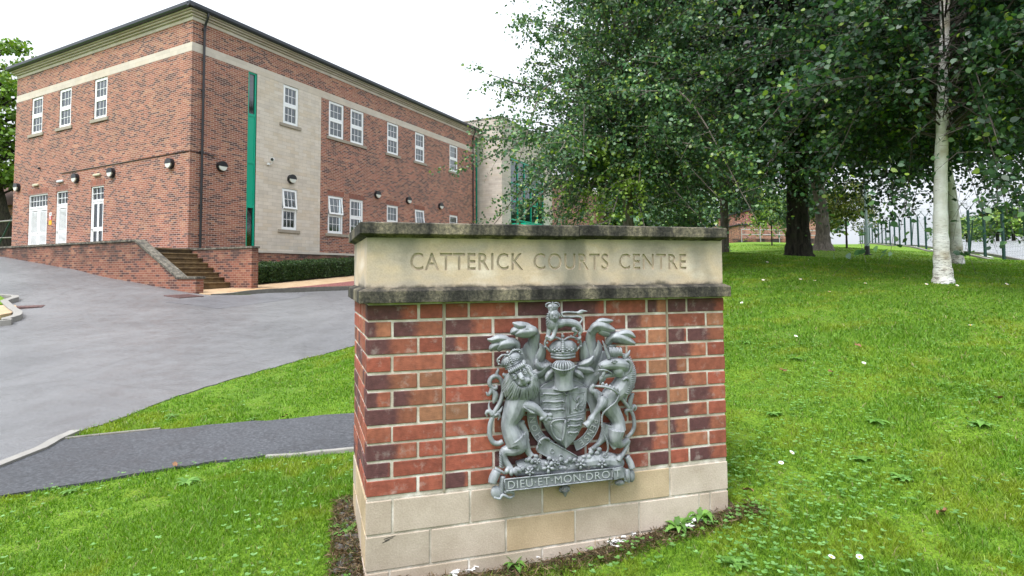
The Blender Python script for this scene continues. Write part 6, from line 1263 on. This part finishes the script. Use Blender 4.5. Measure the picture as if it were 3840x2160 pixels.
FN = empty('security_fence', (*FP(0, 0), 0)); tag(FN, 'tall green mesh security fence with cranked posts and razor wire', 'fence'); fx, fy = FP(0, 0)
def L3(s, off, z): x, y = FP(s, off); return (x - fx, y - fy, h(x, y) + z)
ps = [-11 + 2.75 * k for k in range(27)]
pm = MB(); pm.box(-.045, .045, -.045, .045, -.2, 2.42); pm.tube([(0, 0, 2.4), (fn[0] * .3, fn[1] * .3, 2.85)], .02, 5); pm.tube([(0, 0, 2.4), (-fn[0] * .3, -fn[1] * .3, 2.85)], .02, 5)
p0_ = pm.build('post', M_fgreen, FN)
for k, s in enumerate(ps):
    p = p0_ if k == 0 else p0_.copy()
    if k: COL.objects.link(p); p.parent = FN
    p.location = L3(s, 0, 0)
br_ = MB(); br_.tube([L3(5.5 + 2.75 * .0, 0, 0), L3(4.6, 0, 1.9)], .03, 5); br_.tube([L3(22.0, 0, 0), L3(21.0, 0, 1.9)], .03, 5); br_.build('brace', M_fgreen, FN)
mb = MB(); S_ = np.arange(ps[0], ps[-1], 1.4)
for z in np.arange(.1, 2.4, .2): mb.tube([L3(s, .035, z) for s in S_], .0035, 3, cap=False)
for s in np.arange(ps[0], ps[-1], .2): mb.tube([L3(s, .035, .05), L3(s, .035, 2.38)], .0025, 3, cap=False)
mb.build('wire_mesh', M_fgreen, FN)
mb = MB(); mb.tube([(lambda b: (b[0] + fn[0] * .24 * math.cos(t * 9), b[1] + fn[1] * .24 * math.cos(t * 9), b[2] + .24 * math.sin(t * 9)))(L3(ps[0] + t, 0, 2.8)) for t in np.arange(0, 71, .09)], .005, 3, cap=False)
for o_ in (-.28, .28): mb.tube([L3(s, o_, 2.83) for s in S_], .004, 3, cap=False)
mb.build('razor_wire', plain('galvanised_wire', (.35, .36, .37), .5, .6), FN)
o = ribbon('kerb', [FP(s, -.1) for s in range(-12, 62, 3)], .2, -.1, .1, M_kerb_old); tag(o, 'low concrete edge under the green fence', kind='structure')
LPO = empty('lamp_post', (14.07, 22, h(14.07, 22))); tag(LPO, 'slim grey-green lamp post with black painted foot on the lawn', 'lamp post')
mb = MB(); mb.tube([(0, 0, -.1), (0, 0, .36)], .09, 14); mb.tube([(0, 0, -.02), (0, 0, .03)], .15, 14); mb.build('foot', M_black, LPO)
mb = MB(); mb.tube([(0, 0, .361), (0, 0, 1.05)], .085, 14); mb.tube([(0, 0, 1.05), (0, 0, 6)], [.055, .04], 12); mb.build('column', plain('pale_aqua_paint', (.33, .42, .42), .5), LPO)
mb = MB(); mb.sphere((0, -.2, 6.05), (.14, .32, .08)); mb.build('lantern', M_dark, LPO)
FB = empty('distant_brick_block', (0, 0, 0)); tag(FB, 'distant red brick block seen left of the dark tree trunk', 'building')
mb = MB(); mb.box(19.0, 19.95, 46, 52, 2.5, 5.35); mb.box(19.96, 22.3, 49.2, 56, 2.5, 5.9); mb.box(22.31, 27.5, 49.5, 60, 2.5, 7.2); mb.build('wall', M_brick, FB)
mb = MB(); mb.box(22.2, 27.6, 49.4, 60.1, 7.201, 7.35); mb.box(18.9, 20.0, 45.9, 52.1, 5.351, 5.45); mb.build('coping', M_dark, FB)
SB = empty('notice_board', (19.953, 46.5, 4.95)); tag(SB, 'small white board with dark letters on the distant brick block', 'sign')
mb = MB(); mb.box(-.0, .04, -.4, 1.3, -.32, .32); mb.build('board', M_white, SB)
V, F = text_verts('LA', 1, .02); mn, mx_ = V.min(0), V.max(0); P = (V - mn) / (mx_ - mn); mb = MB(); mb.add([(.045, -.25 + p[0] * 1.0, -.22 + p[1] * .45) for p in P], F); mb.build('lettering', M_black, SB)
RL = empty('handrail', (18.6, 44.9, 0)); tag(RL, 'grey tubular railing in front of the distant brick block', 'railing'); mb = MB()
zr = h(20, 45)
for z in (.55, .95): mb.tube([(0, 0, zr + z), (6.5, .6, zr + z - .1)], .03, 6)
for k in range(5): mb.tube([(k * 1.6, k * .15, zr - .3), (k * 1.6, k * .15, zr + .95 - k * .025)], .03, 6)
mb.build('rails', plain('galvanised_tube', (.42, .43, .45), .4, .5), RL)
LW = empty('low_wall', (17, 45.3, 0)); tag(LW, 'low dark wall at the foot of the distant railing', 'wall'); mb = MB(); mb.box(0, 9, 0, .3, 2.8, zr + .22); mb.build('wall_body', M_brick_ret, LW)
WL = empty('globe_lamp', (21.0, 47.0, 0)); tag(WL, 'dark globe lamp on a pole by the distant brick block', 'lamp'); mb = MB(); mb.tube([(0, 0, 3), (0, 0, 5.4)], .05, 8); mb.build('pole', M_kerb, WL); mb = MB(); mb.sphere((0, 0, 5.65), .28); mb.build('globe', M_dark, WL)
# left edge: gate, shed behind
gx, gy = -26.2, 29.2; gz = h(gx, gy); GT = empty('green_gate', (gx, gy, gz), -.3); tag(GT, 'green metal fence with pale rails at the left end of the building', 'fence')
mb = MB(); mb.tube([(0, 0, -.3), (0, 0, 2.7)], .06, 8); mb.tube([(0, 0, 2.5), (-1.6, 0, .1)], .035, 6); mb.tube([(-3, 0, -.3), (-3, 0, 2.7)], .06, 8); mb.build('post', M_fgreen, GT)
mb = MB(); mb.tube([(0, 0, 2.0), (-6, 0, 1.85)], .04, 6); mb.tube([(0, 0, 1.1), (-6, 0, 1.05)], .03, 6); mb.build('rail', M_kerb, GT)
SH = empty('brick_house', (-38, 42, h(-38, 42))); tag(SH, 'distant brick house behind the green fence at the left edge', 'building'); mb = MB(); mb.box(-6, 1.2, 0, 8, -1, 3.2); mb.build('wall', M_brick, SH)
mb = MB(); mb.prism([(-.3, 3.2), (8.3, 3.2), (4, 5.2)], 'x', -6.2, 1.4); mb.build('roof', plain('roof_tile', (.16, .08, .06), .8), SH)
for i, (x, y, hg, rd) in enumerate([(-46, 50, 8, 5), (-34.5, 46, 5, 3)]): far_tree(x, y, hg, rd, ['tall tree far behind the left house', 'bushy tree right of the left house'][i], 80 + i, LIGHT, None)
# lichen and worn marks: darker resurfaced patch of the driveway near the steps
pp_ = [G(*p) for p in [(620, 1135), (780, 1116), (950, 1104), (1180, 1102), (1120, 1118), (1000, 1136), (900, 1150), (815, 1160), (760, 1150)]]
o = sheet('road_patch', pp_, .016, asphalt('patched_asphalt', (.1, .1, .108), (.135, .135, .145), .5, .5, 90, False), .5); tag(o, 'darker resurfaced patch of driveway in front of the steps', kind='structure')
